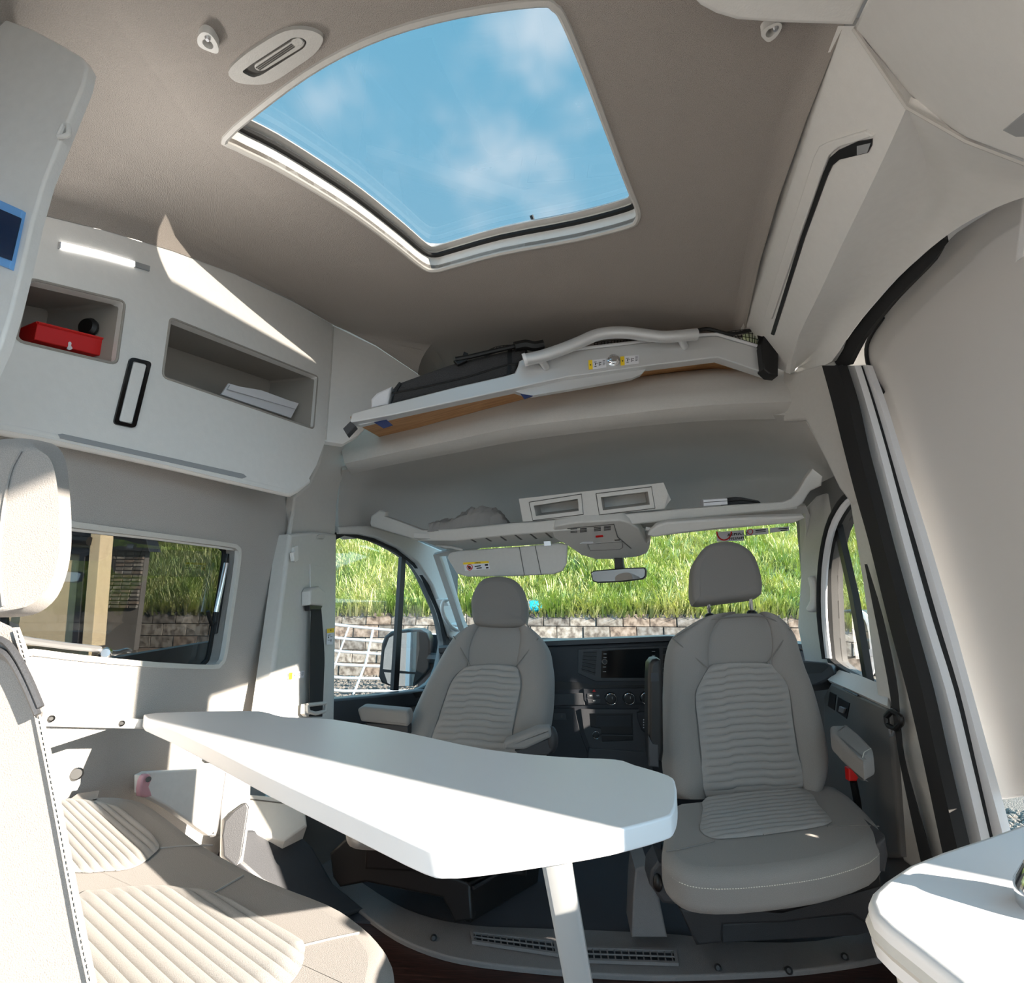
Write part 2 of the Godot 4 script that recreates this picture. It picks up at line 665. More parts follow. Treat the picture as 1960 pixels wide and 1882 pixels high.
func shell_of_van() -> void:
	# floor
	struct("floor", G.new().plate(PackedVector3Array([Vector3(-1.06, 0, 1.34), Vector3(1.06, 0, 1.34), Vector3(1.06, 0, -1.95), Vector3(-1.06, 0, -1.95)]), [], Vector3(0, -0.06, 0)), M.floor_wood, "dark brown striped wood floor")
	locker_plane = Plane(Vector3(1, 0.20, 0.17).normalized(), (Vector3(1, 0.20, 0.17).normalized()).dot(Vector3(-0.88, 1.3, -0.73)))
	side_plane = tri_plane(hit(638, 622, locker_plane), hit(623, 843, locker_plane), atz(800, 718, -1.95))
	roof_hole = cat(on([430, 264, 520, 187, 620, 118, 740, 62, 880, 24, 1030, 3, 1062, 12, 1080, 35, 1112, 110, 1152, 215, 1187, 310, 1208, 365, 1222, 402, 1220, 422, 1200, 435, 1100, 460, 960, 486, 862, 512, 832, 519, 808, 512, 760, 474, 680, 414, 600, 363, 520, 317, 450, 283], PY(2.0)), 3, true)
	# ceiling: a flat middle with the roof window's opening, and a rounded skirt to the lockers
	var edge := PackedVector3Array([Vector3(-1.0, 1.76, 1.3)])
	edge.append_array(on([-60, 388, 75, 410, 200, 441, 330, 480, 450, 525, 560, 577, 638, 620], locker_plane))
	edge.append_array(on([720, 662, 800, 716], side_plane))
	edge.append_array(PackedVector3Array([Vector3(-0.56, 1.72, -2.5), Vector3(0.6, 1.72, -2.5)]))
	edge.append_array(on([1424, 640, 1455, 500, 1490, 380, 1545, 225, 1612, 55], PY(1.97)))
	edge.append_array(PackedVector3Array([Vector3(0.5, 1.97, 0), Vector3(0.5, 1.97, 1.3)]))
	var shift := [Vector2(0.22, 0), Vector2(0.22, 0), Vector2(0.21, 0), Vector2(0.19, -0.01), Vector2(0.2, -0.02), Vector2(0.2, -0.02), Vector2(0.2, -0.02), Vector2(0.2, -0.02), Vector2(0.16, 0.04), Vector2(0.13, 0.10), Vector2(0.12, 0.25), Vector2(-0.12, 0.25), Vector2(-0.04, 0), Vector2(-0.04, 0), Vector2(-0.04, 0), Vector2(-0.04, 0), Vector2(-0.04, 0), Vector2(-0.04, 0), Vector2(-0.04, 0)]
	var inner := PackedVector3Array()
	for i in edge.size(): inner.append(Vector3(edge[i].x + shift[i].x, 2.0, edge[i].z + shift[i].y))
	var g := G.new()
	g.plate(inner, [roof_hole], Vector3(0, 0.02, 0))
	var rows := []
	for k in 7:
		var t := PI / 2 * k / 6.0
		var row := PackedVector3Array()
		for i in edge.size():
			var h := edge[i].lerp(inner[i], 1.0 - cos(t))
			row.append(Vector3(h.x, lerpf(edge[i].y, 2.0, sin(t)), h.z))
		row.append(row[0])
		rows.append(row)
	g.grid(rows)
	var ceiling := struct("ceiling", g, M.headliner, "grey-brown fabric headliner")
	# the roof window in its frame
	var up := G.moved(roof_hole, Vector3(0, 0.07, 0))
	var wide := inset(up, 0.02 if area_normal(up).y < 0 else -0.02)
	var w := struct("window_1", G.new().grid([closed(roof_hole), closed(up)]), M.white, "large roof window")
	put(w, "pane", G.new().prism(G.moved(inset(roof_hole, -0.05), Vector3(0, 0.072, 0)), Vector3(0, 0.006, 0)), M.roof_glass)
	put(w, "lip", G.new().sweep(roof_hole, PackedVector2Array([Vector2(-0.008, 0.003), Vector2(-0.008, -0.002), Vector2(-0.003, -0.006), Vector2(0.004, -0.004), Vector2(0.006, 0.003)]), Vector3.UP, true), M.trim_grey)
	put(w, "seal", G.new().sweep(G.moved(inset(roof_hole, 0.006), Vector3(0, 0.05, 0)), PackedVector2Array([Vector2(-0.006, -0.004), Vector2(0.006, -0.004), Vector2(0.006, 0.004), Vector2(-0.006, 0.004)]), Vector3.UP, true), M.rubber)
	put(w, "glass_border", G.new().plate(G.moved(inset(roof_hole, -0.04), Vector3(0, 0.068, 0)), [G.moved(inset(roof_hole, 0.022), Vector3(0, 0.068, 0))], Vector3(0, 0.003, 0)), M.white)
	put(w, "aerial", G.new().tube(PackedVector3Array([aty(1023, 430, 2.14), aty(1017, 412, 2.16)]), 0.006, 8), M.dash)
	# outer skin: roof, sides, rear
	struct("trim_1", G.new().plate(PackedVector3Array([Vector3(-1.1, 2.10, 1.38), Vector3(1.1, 2.10, 1.38), Vector3(1.1, 2.10, -2.62), Vector3(-1.1, 2.10, -2.62)]), [G.moved(inset(roof_hole, -0.05), Vector3(0, 0.10, 0))], Vector3(0, 0.03, 0)), M.paint)
	struct("wall_rear", G.new().plate(PackedVector3Array([Vector3(-1.1, -0.35, 1.34), Vector3(1.1, -0.35, 1.34), Vector3(1.1, 2.13, 1.34), Vector3(-1.1, 2.13, 1.34)]), [PackedVector3Array([Vector3(-0.86, 0.1, 1.34), Vector3(0.86, 0.1, 1.34), Vector3(0.86, 1.88, 1.34), Vector3(-0.86, 1.88, 1.34)])], Vector3(0, 0, 0.04)), M.white, "rear wall with the open back doors")
	# the cargo box on the roof, beside the roof window
	var rb := thing("roof_box", "grey cargo box strapped on the roof beside the roof window", "roof box")
	put(rb, "shell", G.new().bx(Vector3(0.68, 2.235, -0.75), Vector3(0.52, 0.19, 2.3), Basis.IDENTITY, 0.04), M.trim_grey)
	for rz in [-1.5, 0.0]: put(rb, "cross_bar", G.new().bx(Vector3(0.66, 2.135, rz), Vector3(0.7, 0.012, 0.06)), M.alu)
	# left side
	var win := on([-40, 978, 140, 1003, 300, 1024, 435, 1042, 453, 1048, 458, 1060, 452, 1110, 440, 1190, 430, 1255, 421, 1272, 405, 1278, 300, 1274, 160, 1262, 60, 1250, -40, 1240], PX(-0.92))
	win = cat(win, 3, true)
	var wl := on([505, 1366, 536, 1150, 553, 1020, 566, 935], PX(-0.92))
	var y_low: float = atx(300, 1366, -0.92).y
	wl.append_array(PackedVector3Array([Vector3(-0.92, 1.40, -1.72), Vector3(-0.92, 1.40, 1.34), Vector3(-0.92, y_low, 1.34), Vector3(-0.92, y_low, atx(300, 1366, -0.92).z)]))
	var wall := struct("wall_left", G.new().plate(wl, [win], Vector3(-0.05, 0, 0)), M.wall_fabric, "grey fabric side wall with a window")
	struct("trim_2", G.new().plate(PackedVector3Array([Vector3(-1.09, -0.35, 1.36), Vector3(-1.09, 2.1, 1.36), Vector3(-1.09, 2.1, -2.0), Vector3(-1.09, -0.35, -2.0)]), [window_out(win)], Vector3(-0.03, 0, 0)), M.paint)
	struct("wall_left_lower", G.new().bx(Vector3(-1.074, 0.4, -0.3), Vector3(0.03, 0.95, 3.3)), M.wall_fabric, "grey fabric lower side wall below the window")
	side_window(win)
	# right side: the skin with the sliding doorway and a window behind the pillar
	var doorway := PackedVector3Array([Vector3(1.07, -0.1, -1.56), Vector3(1.07, 1.72, -1.60), Vector3(1.07, 1.72, -0.90), Vector3(1.07, 1.60, -0.84), Vector3(1.07, 1.60, -0.47), Vector3(1.07, -0.1, -0.47)])
	var rear_window := rounded(PackedVector3Array([Vector3(1.07, 0.80, -0.22), Vector3(1.07, 1.86, -0.22), Vector3(1.07, 1.86, 1.15), Vector3(1.07, 0.80, 1.15)]), 0.08)
	var wr := struct("wall_right", G.new().plate(PackedVector3Array([Vector3(1.07, -0.35, 1.36), Vector3(1.07, 2.1, 1.36), Vector3(1.07, 2.1, -1.95), Vector3(1.07, -0.35, -1.95)]), [doorway, rear_window], Vector3(0.03, 0, 0)), M.paint, "white body side with the sliding doorway")
	put(wr, "side_pane", G.new().prism(G.moved(rear_window, Vector3(0.012, 0, 0)), Vector3(0.005, 0, 0)), M.glass)

func closed(p: PackedVector3Array) -> PackedVector3Array:
	var q := p.duplicate()
	q.append(p[0])
	return q

func window_out(win: PackedVector3Array) -> PackedVector3Array:
	var o := PackedVector3Array()
	for p in inset(win, -0.10):
		var q := EYE + (p - EYE) * (1.09 / 0.92)
		o.append(Vector3(-1.09, q.y, q.z))
	# the opening runs on behind the bench's headrest
	return o
func side_window(win: PackedVector3Array) -> void:
	var w := struct("window_2", G.new().sweep(win, PackedVector2Array([Vector2(-0.006, -0.010), Vector2(0.006, -0.010), Vector2(0.007, 0.003), Vector2(-0.004, 0.005)]), Vector3.RIGHT, true), M.trim, "tinted opening side window")
	put(w, "reveal", G.new().grid([closed(win), closed(G.moved(win, Vector3(-0.045, 0, 0)))]), M.white)
	var inner := G.moved(win, Vector3(-0.045, 0, 0))
	put(w, "pane", G.new().prism(inset(inner, -0.012), Vector3(-0.006, 0, 0)), M.tint_glass)
	put(w, "seal", G.new().plate(inset(G.moved(win, Vector3(-0.04, 0, 0)), -0.01), [inset(G.moved(win, Vector3(-0.04, 0, 0)), 0.009)], Vector3(-0.008, 0, 0)), M.rubber)
	var d := PX(-0.945)
	put(w, "blind_rail", G.new().tube(on([-40, 1000, 140, 1013, 300, 1031, 452, 1052], PX(-0.935)), 0.0045, 8), M.white)
	put(w, "latch_bar", G.new().tube(on([30, 1222, 62, 1228, 130, 1237, 190, 1243], d), 0.0065, 8), M.alu)
	# the gas strut and its elbow
	var s := put(w, "strut", G.new().tube(on([433, 1078, 414, 1172], d), 0.0065, 10), M.chrome)
	put(s, "rod", G.new().tube(on([434, 1068, 433, 1082], d), 0.004, 8), M.black)
	put(s, "elbow", G.new().tube(on([414, 1172, 412, 1190, 405, 1196, 400, 1180, 398, 1170], d), 0.005, 8), M.black)
	put(s, "bracket", slab([436, 1060, 448, 1060, 430, 1210, 414, 1214], PX(-0.95), 0.012, 0.003), M.black)
	# the window's handle
	var h := put(w, "handle", G.new().tube(cat(on([204, 1249, 222, 1250, 240, 1245, 250, 1246], PX(-0.93)), 3), 0.006, 8, false, 0.0045), M.chrome)
	put(h, "pivot", G.new().turned(atx(202, 1250, -0.955), atx(202, 1250, -0.925), [[0, 0.011], [0.7, 0.012], [1, 0.008]]), M.chrome)
	put(h, "tongue", slab([207, 1252, 214, 1252, 213, 1264, 206, 1264], PX(-0.93), 0.01, 0.002), M.chrome)

var door_left: Plane
var door_right: Plane
var screen_plane: Plane

func rows_px(rows: Array, zs: Array) -> Array:
	var out := []
	for i in rows.size():
		var row := PackedVector3Array()
		var a: Array = rows[i]
		for k in a.size() / 2:
			var z: float = zs[i][k] if zs[i] is Array else zs[i]
			row.append(atz(a[2 * k], a[2 * k + 1], z))
		out.append(row)
	return out

func cab_structure() -> void:
	door_left = tri_plane(Vector3(-0.93, 0, -2.02), Vector3(-0.60, 0, -2.82), Vector3(-0.93, 1, -2.02))
	door_right = tri_plane(Vector3(0.95, 0, -1.72), Vector3(1.03, 0, -2.5), Vector3(0.95, 1, -1.72))
	screen_plane = tri_plane(atz(865, 1215, -2.75), atz(1530, 1225, -2.40), atz(1200, 1015, -2.28))
	# the cross beam under the bed
	var beam := net(rows_px([
		[650, 832, 745, 810, 870, 779, 1000, 753, 1160, 736, 1300, 720, 1400, 712, 1514, 712],
		[655, 842, 745, 817, 870, 786, 1000, 760, 1160, 741, 1300, 725, 1400, 717, 1514, 718],
		[657, 862, 748, 843, 870, 813, 1000, 785, 1160, 765, 1300, 750, 1400, 742, 1514, 738],
		[662, 884, 752, 864, 870, 840, 1000, 814, 1160, 795, 1300, 779, 1400, 772, 1514, 768],
		[672, 898, 754, 880, 870, 858, 1000, 834, 1160, 814, 1300, 800, 1400, 795, 1514, 793]],
		[-2.02, -1.92, -1.885, -1.86, -1.93]), 3, 3)
	struct("trim_3", G.new().shell(beam, -0.02), M.trim_grey, "grey cross beam above the cab opening")
	# fabric roof of the cab
	var zc := [-1.97, -2.15, -2.3, -2.3, -2.1, -1.86]
	var zd := [-2.0, -2.35, -2.55, -2.55, -2.3, -1.95]
	var ze := [-2.05, -2.45, -2.72, -2.70, -2.42, -2.02]
	var zf := [-2.12, -2.50, -2.78, -2.74, -2.45, -2.1]
	var liner := net(rows_px([
		[655, 893, 760, 868, 1000, 828, 1300, 795, 1480, 785, 1545, 790],
		[645, 925, 760, 898, 1000, 870, 1300, 845, 1500, 835, 1580, 850],
		[640, 955, 760, 930, 1000, 910, 1300, 890, 1520, 878, 1605, 895],
		[640, 1000, 760, 975, 1000, 955, 1300, 935, 1530, 915, 1628, 945],
		[650, 1030, 775, 1030, 1000, 1030, 1300, 1015, 1530, 990, 1640, 985]],
		[[-1.90, -1.90, -1.92, -1.92, -1.90, -1.82], zc, zd, ze, zf]), 4, 4)
	struct("ceiling", G.new().shell(liner, -0.02), M.cab_fabric, "pale grey fabric lining of the cab roof")
	# left pillar: upper corner, trim below
	var up_left := tri_plane(atz(560, 955, -1.66), atz(657, 843, -1.84), atz(640, 1010, -2.0))
	struct("trim_4", slab([620, 846, 658, 843, 668, 893, 652, 925, 645, 965, 642, 1024, 556, 1026, 564, 952, 592, 928, 612, 885], up_left, 0.03, 0.008), M.trim_grey)
	struct("trim_5", slab([505, 1420, 556, 1022, 602, 1017, 645, 1022, 645, 1100, 640, 1420], tri_plane(atz(560, 1100, -1.66), atz(645, 1100, -1.98), atz(560, 1350, -1.64)), 0.05, 0.012), M.trim, "white pillar trim by the cab")
	struct("trim_6", G.new().tube(cat(on([566, 948, 553, 1022, 536, 1150, 518, 1280, 506, 1364], PX(-0.90)), 3), 0.008, 8), M.trim_grey)
	# left windscreen pillar
	var pl := proud(door_left, 0.035)
	struct("trim_7", slab([648, 1008, 705, 1006, 790, 1030, 852, 1056, 868, 1110, 890, 1185, 903, 1212, 884, 1236, 862, 1218, 849, 1172, 828, 1120, 800, 1078, 765, 1050, 722, 1030, 690, 1023, 652, 1022], pl, 0.05, 0.008), M.trim_grey)
	# right pillar
	struct("trim_8", slab([1498, 706, 1516, 714, 1592, 692, 1612, 770, 1640, 880, 1652, 962, 1628, 966, 1604, 934, 1572, 868, 1540, 805, 1498, 808], tri_plane(atz(1515, 760, -1.84), atx(1600, 720, 0.88), atx(1645, 950, 0.90)), 0.03, 0.01), M.trim_grey)
	var pr := tri_plane(atx(1640, 950, 0.90), atx(1830, 1610, 0.90), atx(1690, 1450, 0.905))
	struct("trim_9", slab([1622, 945, 1648, 938, 1668, 1010, 1712, 1180, 1770, 1400, 1840, 1660, 1780, 1690, 1728, 1650, 1712, 1600, 1692, 1450, 1672, 1290, 1650, 1120], pr, 0.05, 0.012), M.trim, "beige pillar trim beside the sliding doorway")
	# right windscreen pillar
	struct("trim_10", slab([1528, 985, 1560, 950, 1612, 930, 1636, 945, 1612, 962, 1588, 1010, 1572, 1080, 1566, 1170, 1572, 1240, 1592, 1290, 1540, 1270, 1526, 1200, 1532, 1100], tri_plane(atz(1530, 1000, -2.2), atz(1530, 1250, -2.3), atx(1600, 1100, 0.97)), 0.05, 0.01), M.trim_grey)
	# windscreen
	var wo := on([838, 1062, 870, 1058, 1000, 1020, 1300, 1000, 1540, 975, 1548, 1010, 1548, 1260, 1100, 1262, 915, 1245, 885, 1200, 865, 1140], screen_plane)
	var ws := struct("window_3", G.new().prism(wo, -facing(screen_plane) * 0.006), M.glass, "windscreen")
	put(ws, "surround", G.new().sweep(wo, PackedVector2Array([Vector2(-0.02, -0.012), Vector2(0.012, -0.012), Vector2(0.012, 0.012), Vector2(-0.02, 0.012)]), facing(screen_plane), true), M.trim_grey)
	# doors of the cab
	cab_door("door_1", door_left, [646, 1024, 668, 1022, 722, 1036, 772, 1062, 802, 1090, 824, 1135, 840, 1172, 850, 1215, 852, 1240, 838, 1296, 800, 1324, 720, 1332, 600, 1342, 600, 1200, 610, 1060],
		[Vector3(-0.97, -0.3, -1.92), Vector3(-0.97, 1.285, -1.92), Vector3(-0.56, 1.285, -2.92), Vector3(-0.56, -0.3, -2.92)], "left cab door with a grey-blue sill")
	cab_door("door_2", door_right, [1592, 1250, 1586, 1150, 1586, 1080, 1599, 1015, 1622, 970, 1648, 950, 1664, 947, 1726, 1342, 1690, 1326, 1640, 1298, 1602, 1274],
		[Vector3(0.94, -0.3, -1.65), Vector3(0.94, 1.42, -1.65), Vector3(1.06, 1.42, -2.3), Vector3(1.06, -0.3, -2.3)], "right cab door")
	# cab floor, sill strip, front bulkhead
	struct("floor", G.new().plate(PackedVector3Array([Vector3(-1.0, 0.006, -1.80), Vector3(1.06, 0.006, -1.80), Vector3(1.06, 0.006, -3.0), Vector3(-1.0, 0.006, -3.0)]), [], Vector3(0, -0.05, 0)), M.mat, "dark grey cab floor mat")
	struct("wall_front", G.new().bx(Vector3(0.15, 0.25, -2.98), Vector3(2.0, 1.0, 0.04), Basis(Vector3.UP, -0.2)), M.dash)
	var sill := cat(on([560, 1640, 640, 1706, 735, 1778, 800, 1812, 880, 1836, 1000, 1852, 1150, 1864, 1300, 1868, 1500, 1860, 1620, 1846, 1710, 1828, 1790, 1800], PY(0.014)), 3)
	var back := cat(on([575, 1600, 665, 1668, 752, 1726, 825, 1755, 905, 1770, 1000, 1775, 1150, 1780, 1300, 1788, 1400, 1800, 1560, 1800, 1690, 1770, 1790, 1740], PY(0.014)), 3)
	back.reverse()
	var o := sill.duplicate()
	o.append_array(back)
	var s := struct("trim_11", G.new().prism(o, Vector3(0, -0.013, 0), 0.005), M.sill, "grey plastic step edge between living floor and cab")
	for p in [[830, 1800], [1374, 1857], [1617, 1836], [1510, 1862]]:
		put(s, "screw", G.new().turned(aty(p[0], p[1] - 4, 0.015), aty(p[0], p[1] - 4, 0.022), [[0, 0.010], [0.6, 0.009], [1, 0.005]], 12), M.dash_mid)
	# two air grilles in the step edge
	for q in [[903, 1788, 1062, 1806, 1066, 1830, 906, 1806], [1114, 1818, 1292, 1824, 1296, 1848, 1118, 1842]]:
		var c := on(q, PY(0.016))
		var gr := put(s, "grille", G.new().plate(inset(c, -0.004), [inset(c, 0.004)], Vector3(0, 0.008, 0)), M.sill)
		put(gr, "recess", G.new().prism(c, Vector3(0, 0.001, 0)), M.dash)
		for k in 13:
			var t := (k + 0.5) / 13.0
			put(gr, "bar", G.new().tube(PackedVector3Array([c[0].lerp(c[1], t) + Vector3(0, 0.004, 0), c[3].lerp(c[2], t) + Vector3(0, 0.004, 0)]), 0.0022, 6), M.sill)
		put(gr, "long_bar", G.new().tube(PackedVector3Array([c[0].lerp(c[3], 0.5) + Vector3(0, 0.005, 0), c[1].lerp(c[2], 0.5) + Vector3(0, 0.005, 0)]), 0.0022, 6), M.sill)

func cab_door(called: String, p: Plane, hole: Array, outline: Array, label: String) -> void:
	var h := cat(on(hole, p), 3, true)
	var o := PackedVector3Array()
	for v in outline: o.append(v - p.normal * p.distance_to(v))
	var d := struct(called, G.new().plate(o, [h], -facing(p) * 0.05), M.door_grey, label)
	var w := put(d, "window_frame", G.new().sweep(h, PackedVector2Array([Vector2(-0.016, -0.006), Vector2(0.012, -0.006), Vector2(0.012, 0.014), Vector2(-0.016, 0.014)]), facing(p), true), M.rubber)
	put(w, "pane", G.new().prism(G.moved(h, -facing(p) * 0.03), -facing(p) * 0.004), M.glass)

# ================================================================= left side
func left_side() -> void:
	# overhead locker
	var p := locker_plane
	var n := facing(p)
	var holes := [rounded(on([59, 537, 236, 579, 220, 694, 34, 650], p), 0.012), rounded(on([328, 611, 607, 722, 599, 819, 313, 720], p), 0.012)]
	var lk := thing("overhead_locker", "long white overhead locker with two grey open compartments and a black-framed latch", "locker")
	var o := on([-24, 391, 0, 396, 75, 411, 200, 442, 330, 481, 450, 526, 560, 578, 637, 622, 634, 700, 623, 843, 606, 890, 588, 922, 556, 944, 530, 941, 300, 886, 100, 841, 0, 822, -24, 817], p)
	put(lk, "front_panel", G.new().plate(o, holes, -n * 0.02), M.white)
	put(lk, "bottom_edge", G.new().tube(cat(on([-24, 814, 0, 819, 100, 838, 300, 883, 530, 938, 556, 941, 586, 920], proud(p, -0.012)), 3), 0.013, 10), M.white)
	put(lk, "underside", G.new().prism(G.moved(PackedVector3Array([o[13], o[14], o[15], o[16], o[17], o[17] + Vector3(-0.14, 0.02, 0), o[13] + Vector3(-0.14, 0.02, 0)]), Vector3(-0.006, 0.004, 0)), Vector3(0, 0.012, 0)), M.white)
	for i in 2:
		var c := on([[59, 537, 236, 579, 220, 694, 34, 650], [328, 611, 607, 722, 599, 819, 313, 720]][i], p)
		var rim := inset(c, -0.003)
		var deep := G.moved(inset(rim, 0.012), Vector3(-0.15, 0.0, 0.0) - n * 0.01)
		var comp := put(lk, "compartment", G.new().grid([closed(rounded(rim, 0.014)), closed(rounded(deep, 0.014))]).cap(rounded(deep, 0.014)), M.cubby)
		put(comp, "rim", G.new().tube(closed(rounded(rim, 0.014)), 0.003, 6), M.cubby)
		if i == 0:
			var sp := c[1].lerp(c[2], 0.45) + Vector3(-0.06, 0, 0.006)
			put(comp, "socket", G.new().turned(sp, sp + Vector3(0, 0, 0.012), [[0, 0.020], [0.5, 0.021], [1, 0.016]]), M.black)
	var frame := on([250, 683, 291, 693, 260, 820, 218, 811], proud(p, 0.004))
	var lt := put(lk, "latch", G.new().plate(rounded(frame, 0.010), [rounded(inset(frame, 0.0075), 0.006)], -n * 0.006), M.black_gloss)
	put(lt, "flap", G.new().prism(rounded(inset(frame, 0.009), 0.006), -n * 0.004, 0.002), M.white)
	var q := proud(p, 0.004)
	put(lk, "slot_light", slab([112, 831, 120, 830, 466, 907, 473, 913, 464, 916, 116, 839], proud(p, 0.002), 0.006, 0.001), M.lamp_off)
	# lit strip lamp
	var lamp := thing("strip_light", "slim white strip light high on the overhead locker", "lamp")
	put(lamp, "diffuser", slab([118, 463, 190, 480, 258, 500, 258, 509, 190, 490, 117, 474], q, 0.0036, 0.001), M.lamp_glow)
	put(lamp, "end_cap", slab([259, 500, 288, 509, 287, 519, 259, 510], q, 0.0036, 0.001), M.lamp_off)
	put(lamp, "end_clip", slab([114, 462, 118, 463, 117, 475, 113, 474], q, 0.0036, 0.001), M.alu)
	var al := AreaLight3D.new()
	al.name = "strip_light_glow"
	al.area_size = Vector2(0.2, 0.012)
	al.light_energy = 0.02
	al.light_color = Color(1.0, 0.98, 0.95)
	al.shadow_enabled = true
	al.look_at_from_position(hit(188, 487, proud(p, 0.012)), hit(188, 487, proud(p, 0.012)) + n)
	add_child(al)
	# things in the compartments
	var red := thing("red_box", "red box with a keyhole slot standing in the small open compartment", "box")
	var rp := proud(p, -0.035)
	var ro := on([72, 618, 206, 651, 200, 683, 66, 650], rp)
	put(red, "body", G.new().prism(ro, -n * 0.07, 0.002), M.red)
	put(red, "rim", G.new().tube(PackedVector3Array([ro[0], ro[1], ro[1] - n * 0.07, ro[0] - n * 0.07, ro[0]]), 0.003, 6), M.red)
	put(red, "slot", G.new().prism(cat(on([131, 656, 134, 654, 137, 657, 136, 662, 139, 667, 133, 670, 128, 667, 131, 662], proud(rp, 0.001)), 2, true), -n * 0.001), M.paper)
	var pa := thing("folded_paper", "white folded paper lying in the long open compartment", "paper")
	var pb := proud(p, -0.05)
	put(pa, "sheet", G.new().prism(on([438, 734, 572, 772, 557, 800, 424, 755], pb), -n * 0.004), M.paper)
	put(pa, "cover", slab([441, 737, 500, 747, 571, 773, 566, 783, 436, 745], proud(pb, 0.006), 0.004), M.paper)
	# side panel between locker and bed
	struct("trim_12", slab([638, 624, 720, 664, 808, 722, 780, 765, 712, 806, 684, 834, 656, 850, 623, 845, 632, 720], side_plane, 0.02), M.white, "white side panel at the head of the bed")
	struct("trim_13", G.new().tube(on([638, 626, 633, 710, 623, 842], proud(p, 0.001)), 0.003, 6), M.trim_grey)
	# divider panel at the left edge, with its control display
	var cz := PZ(-0.62)
	var cab := thing("divider_panel", "white divider panel with a blue display at the left edge", "panel")
	var dv := on([0, 32, 60, 54, 120, 86, 156, 108, 167, 128, 160, 160, 120, 258, 85, 345, 62, 425, 44, 505, 20, 600, 0, 664, -80, 840], cz)
	dv.append_array(PackedVector3Array([Vector3(-0.90, 0.9, -0.62), Vector3(-0.90, 1.39, -0.62), Vector3(-1.05, 1.40, -0.62), Vector3(-1.05, 1.86, -0.62)]))
	put(cab, "end_panel", G.new().prism(dv, Vector3(0, 0, -0.016), 0.004), M.white)
	var disp := put(cab, "display", slab([-60, 356, 42, 402, 18, 514, -60, 484], proud(cz, 0.006), 0.006, 0.001), M.blue_frame)
	put(disp, "screen", slab([-60, 374, 39, 417, 20, 498, -60, 470], proud(cz, 0.008), 0.002), M.navy)
	var hk := single("coat_hook", G.new().tube(rounded(on([112, 262, 121, 262, 132, 258, 131, 240, 123, 238, 112, 262], proud(cz, 0.002)), 0.004, 3), 0.0035, 8), M.white, "small white hook on the edge of the divider panel", "hook")
	# rail the table hangs on
	var rail := thing("table_rail", "white aluminium wall rail with dark screws below the side window", "rail")
	var rp2 := PX(-0.905)
	put(rail, "profile", slab([60, 1366, 284, 1377, 284, 1396, 60, 1390], rp2, 0.013, 0.003), M.white)
	for s in [[98, 1376], [233, 1385]]:
		put(rail, "screw", G.new().turned(atx(s[0], s[1], -0.906), atx(s[0], s[1], -0.899), [[0, 0.006], [0.7, 0.006], [1, 0.003]], 12), M.black)
	# white bracket with a socket low on the wall
	var br := thing("seat_bracket", "white moulded wall bracket with a round black socket beside the bench", "bracket")
	var bp := PX(-0.955)
	put(br, "body", slab([100, 1460, 150, 1456, 159, 1462, 157, 1500, 150, 1514, 118, 1518, 100, 1510], bp, 0.03, 0.006), M.white)
	put(br, "recess", slab([104, 1466, 128, 1460, 122, 1484, 134, 1500, 110, 1508], proud(bp, 0.001), 0.004), M.cubby)
	put(br, "socket", G.new().turned(atx(146, 1482, -0.955), atx(146, 1482, -0.946), [[0, 0.011], [0.6, 0.012], [1, 0.009]]), M.black)
	# white panel leaning behind the bench
	var lf := thing("folding_flap", "white folding flap with a pink hinge standing behind the bench", "panel")
	var lp := tri_plane(atx(280, 1480, -0.95), atx(425, 1475, -0.93), atx(400, 1600, -0.93))
	put(lf, "panel", slab([272, 1484, 286, 1477, 420, 1470, 430, 1474, 432, 1482, 414, 1590, 402, 1600, 320, 1544, 272, 1518], lp, 0.02, 0.004), M.white)
	put(lf, "edge_strip", G.new().tube(cat(on([430, 1480, 414, 1588, 404, 1600], proud(lp, 0.002)), 3), 0.004, 6), M.alu)
	put(lf, "hinge", slab([272, 1494, 280, 1482, 289, 1483, 291, 1494, 286, 1506, 292, 1524, 270, 1524], proud(lp, 0.012), 0.012, 0.004, 2), M.pink)
	put(lf, "wall_mount", G.new().tube(PackedVector3Array([hit(350, 1500, proud(lp, -0.015)), Vector3(-1.058, hit(350, 1500, lp).y, hit(350, 1500, lp).z)]), 0.012, 8), M.alu)
	put(lf, "hinge_pin", G.new().turned(hit(284, 1492, proud(lp, 0.012)), hit(284, 1492, proud(lp, 0.018)), [[0, 0.006], [1, 0.005]], 12), M.seam)
	# pillar foot and dark box between bench and driver's step
	struct("trim_14", slab([424, 1480, 478, 1470, 476, 1560, 464, 1650, 440, 1666, 420, 1640], tri_plane(atz(430, 1500, -1.62), atz(560, 1500, -1.70), atz(500, 1640, -1.62)), 0.05, 0.01), M.white)
	struct("trim_15", slab([425, 1600, 430, 1572, 448, 1552, 470, 1536, 476, 1545, 462, 1640, 452, 1660, 428, 1640], tri_plane(atz(430, 1500, -1.60), atz(560, 1500, -1.68), atz(500, 1640, -1.60)), 0.02, 0.004), M.dash_mid)
	struct("trim_16", slab([468, 1586, 520, 1586, 580, 1602, 600, 1620, 640, 1690, 700, 1740, 640, 1760, 560, 1720, 500, 1690, 455, 1650], tri_plane(atz(470, 1600, -1.66), atz(620, 1620, -1.86), atz(600, 1730, -1.72)), 0.15, 0.012), M.dash_mid, "dark plastic cover beside the seat box")
	put_box_white()
	pillar_things()

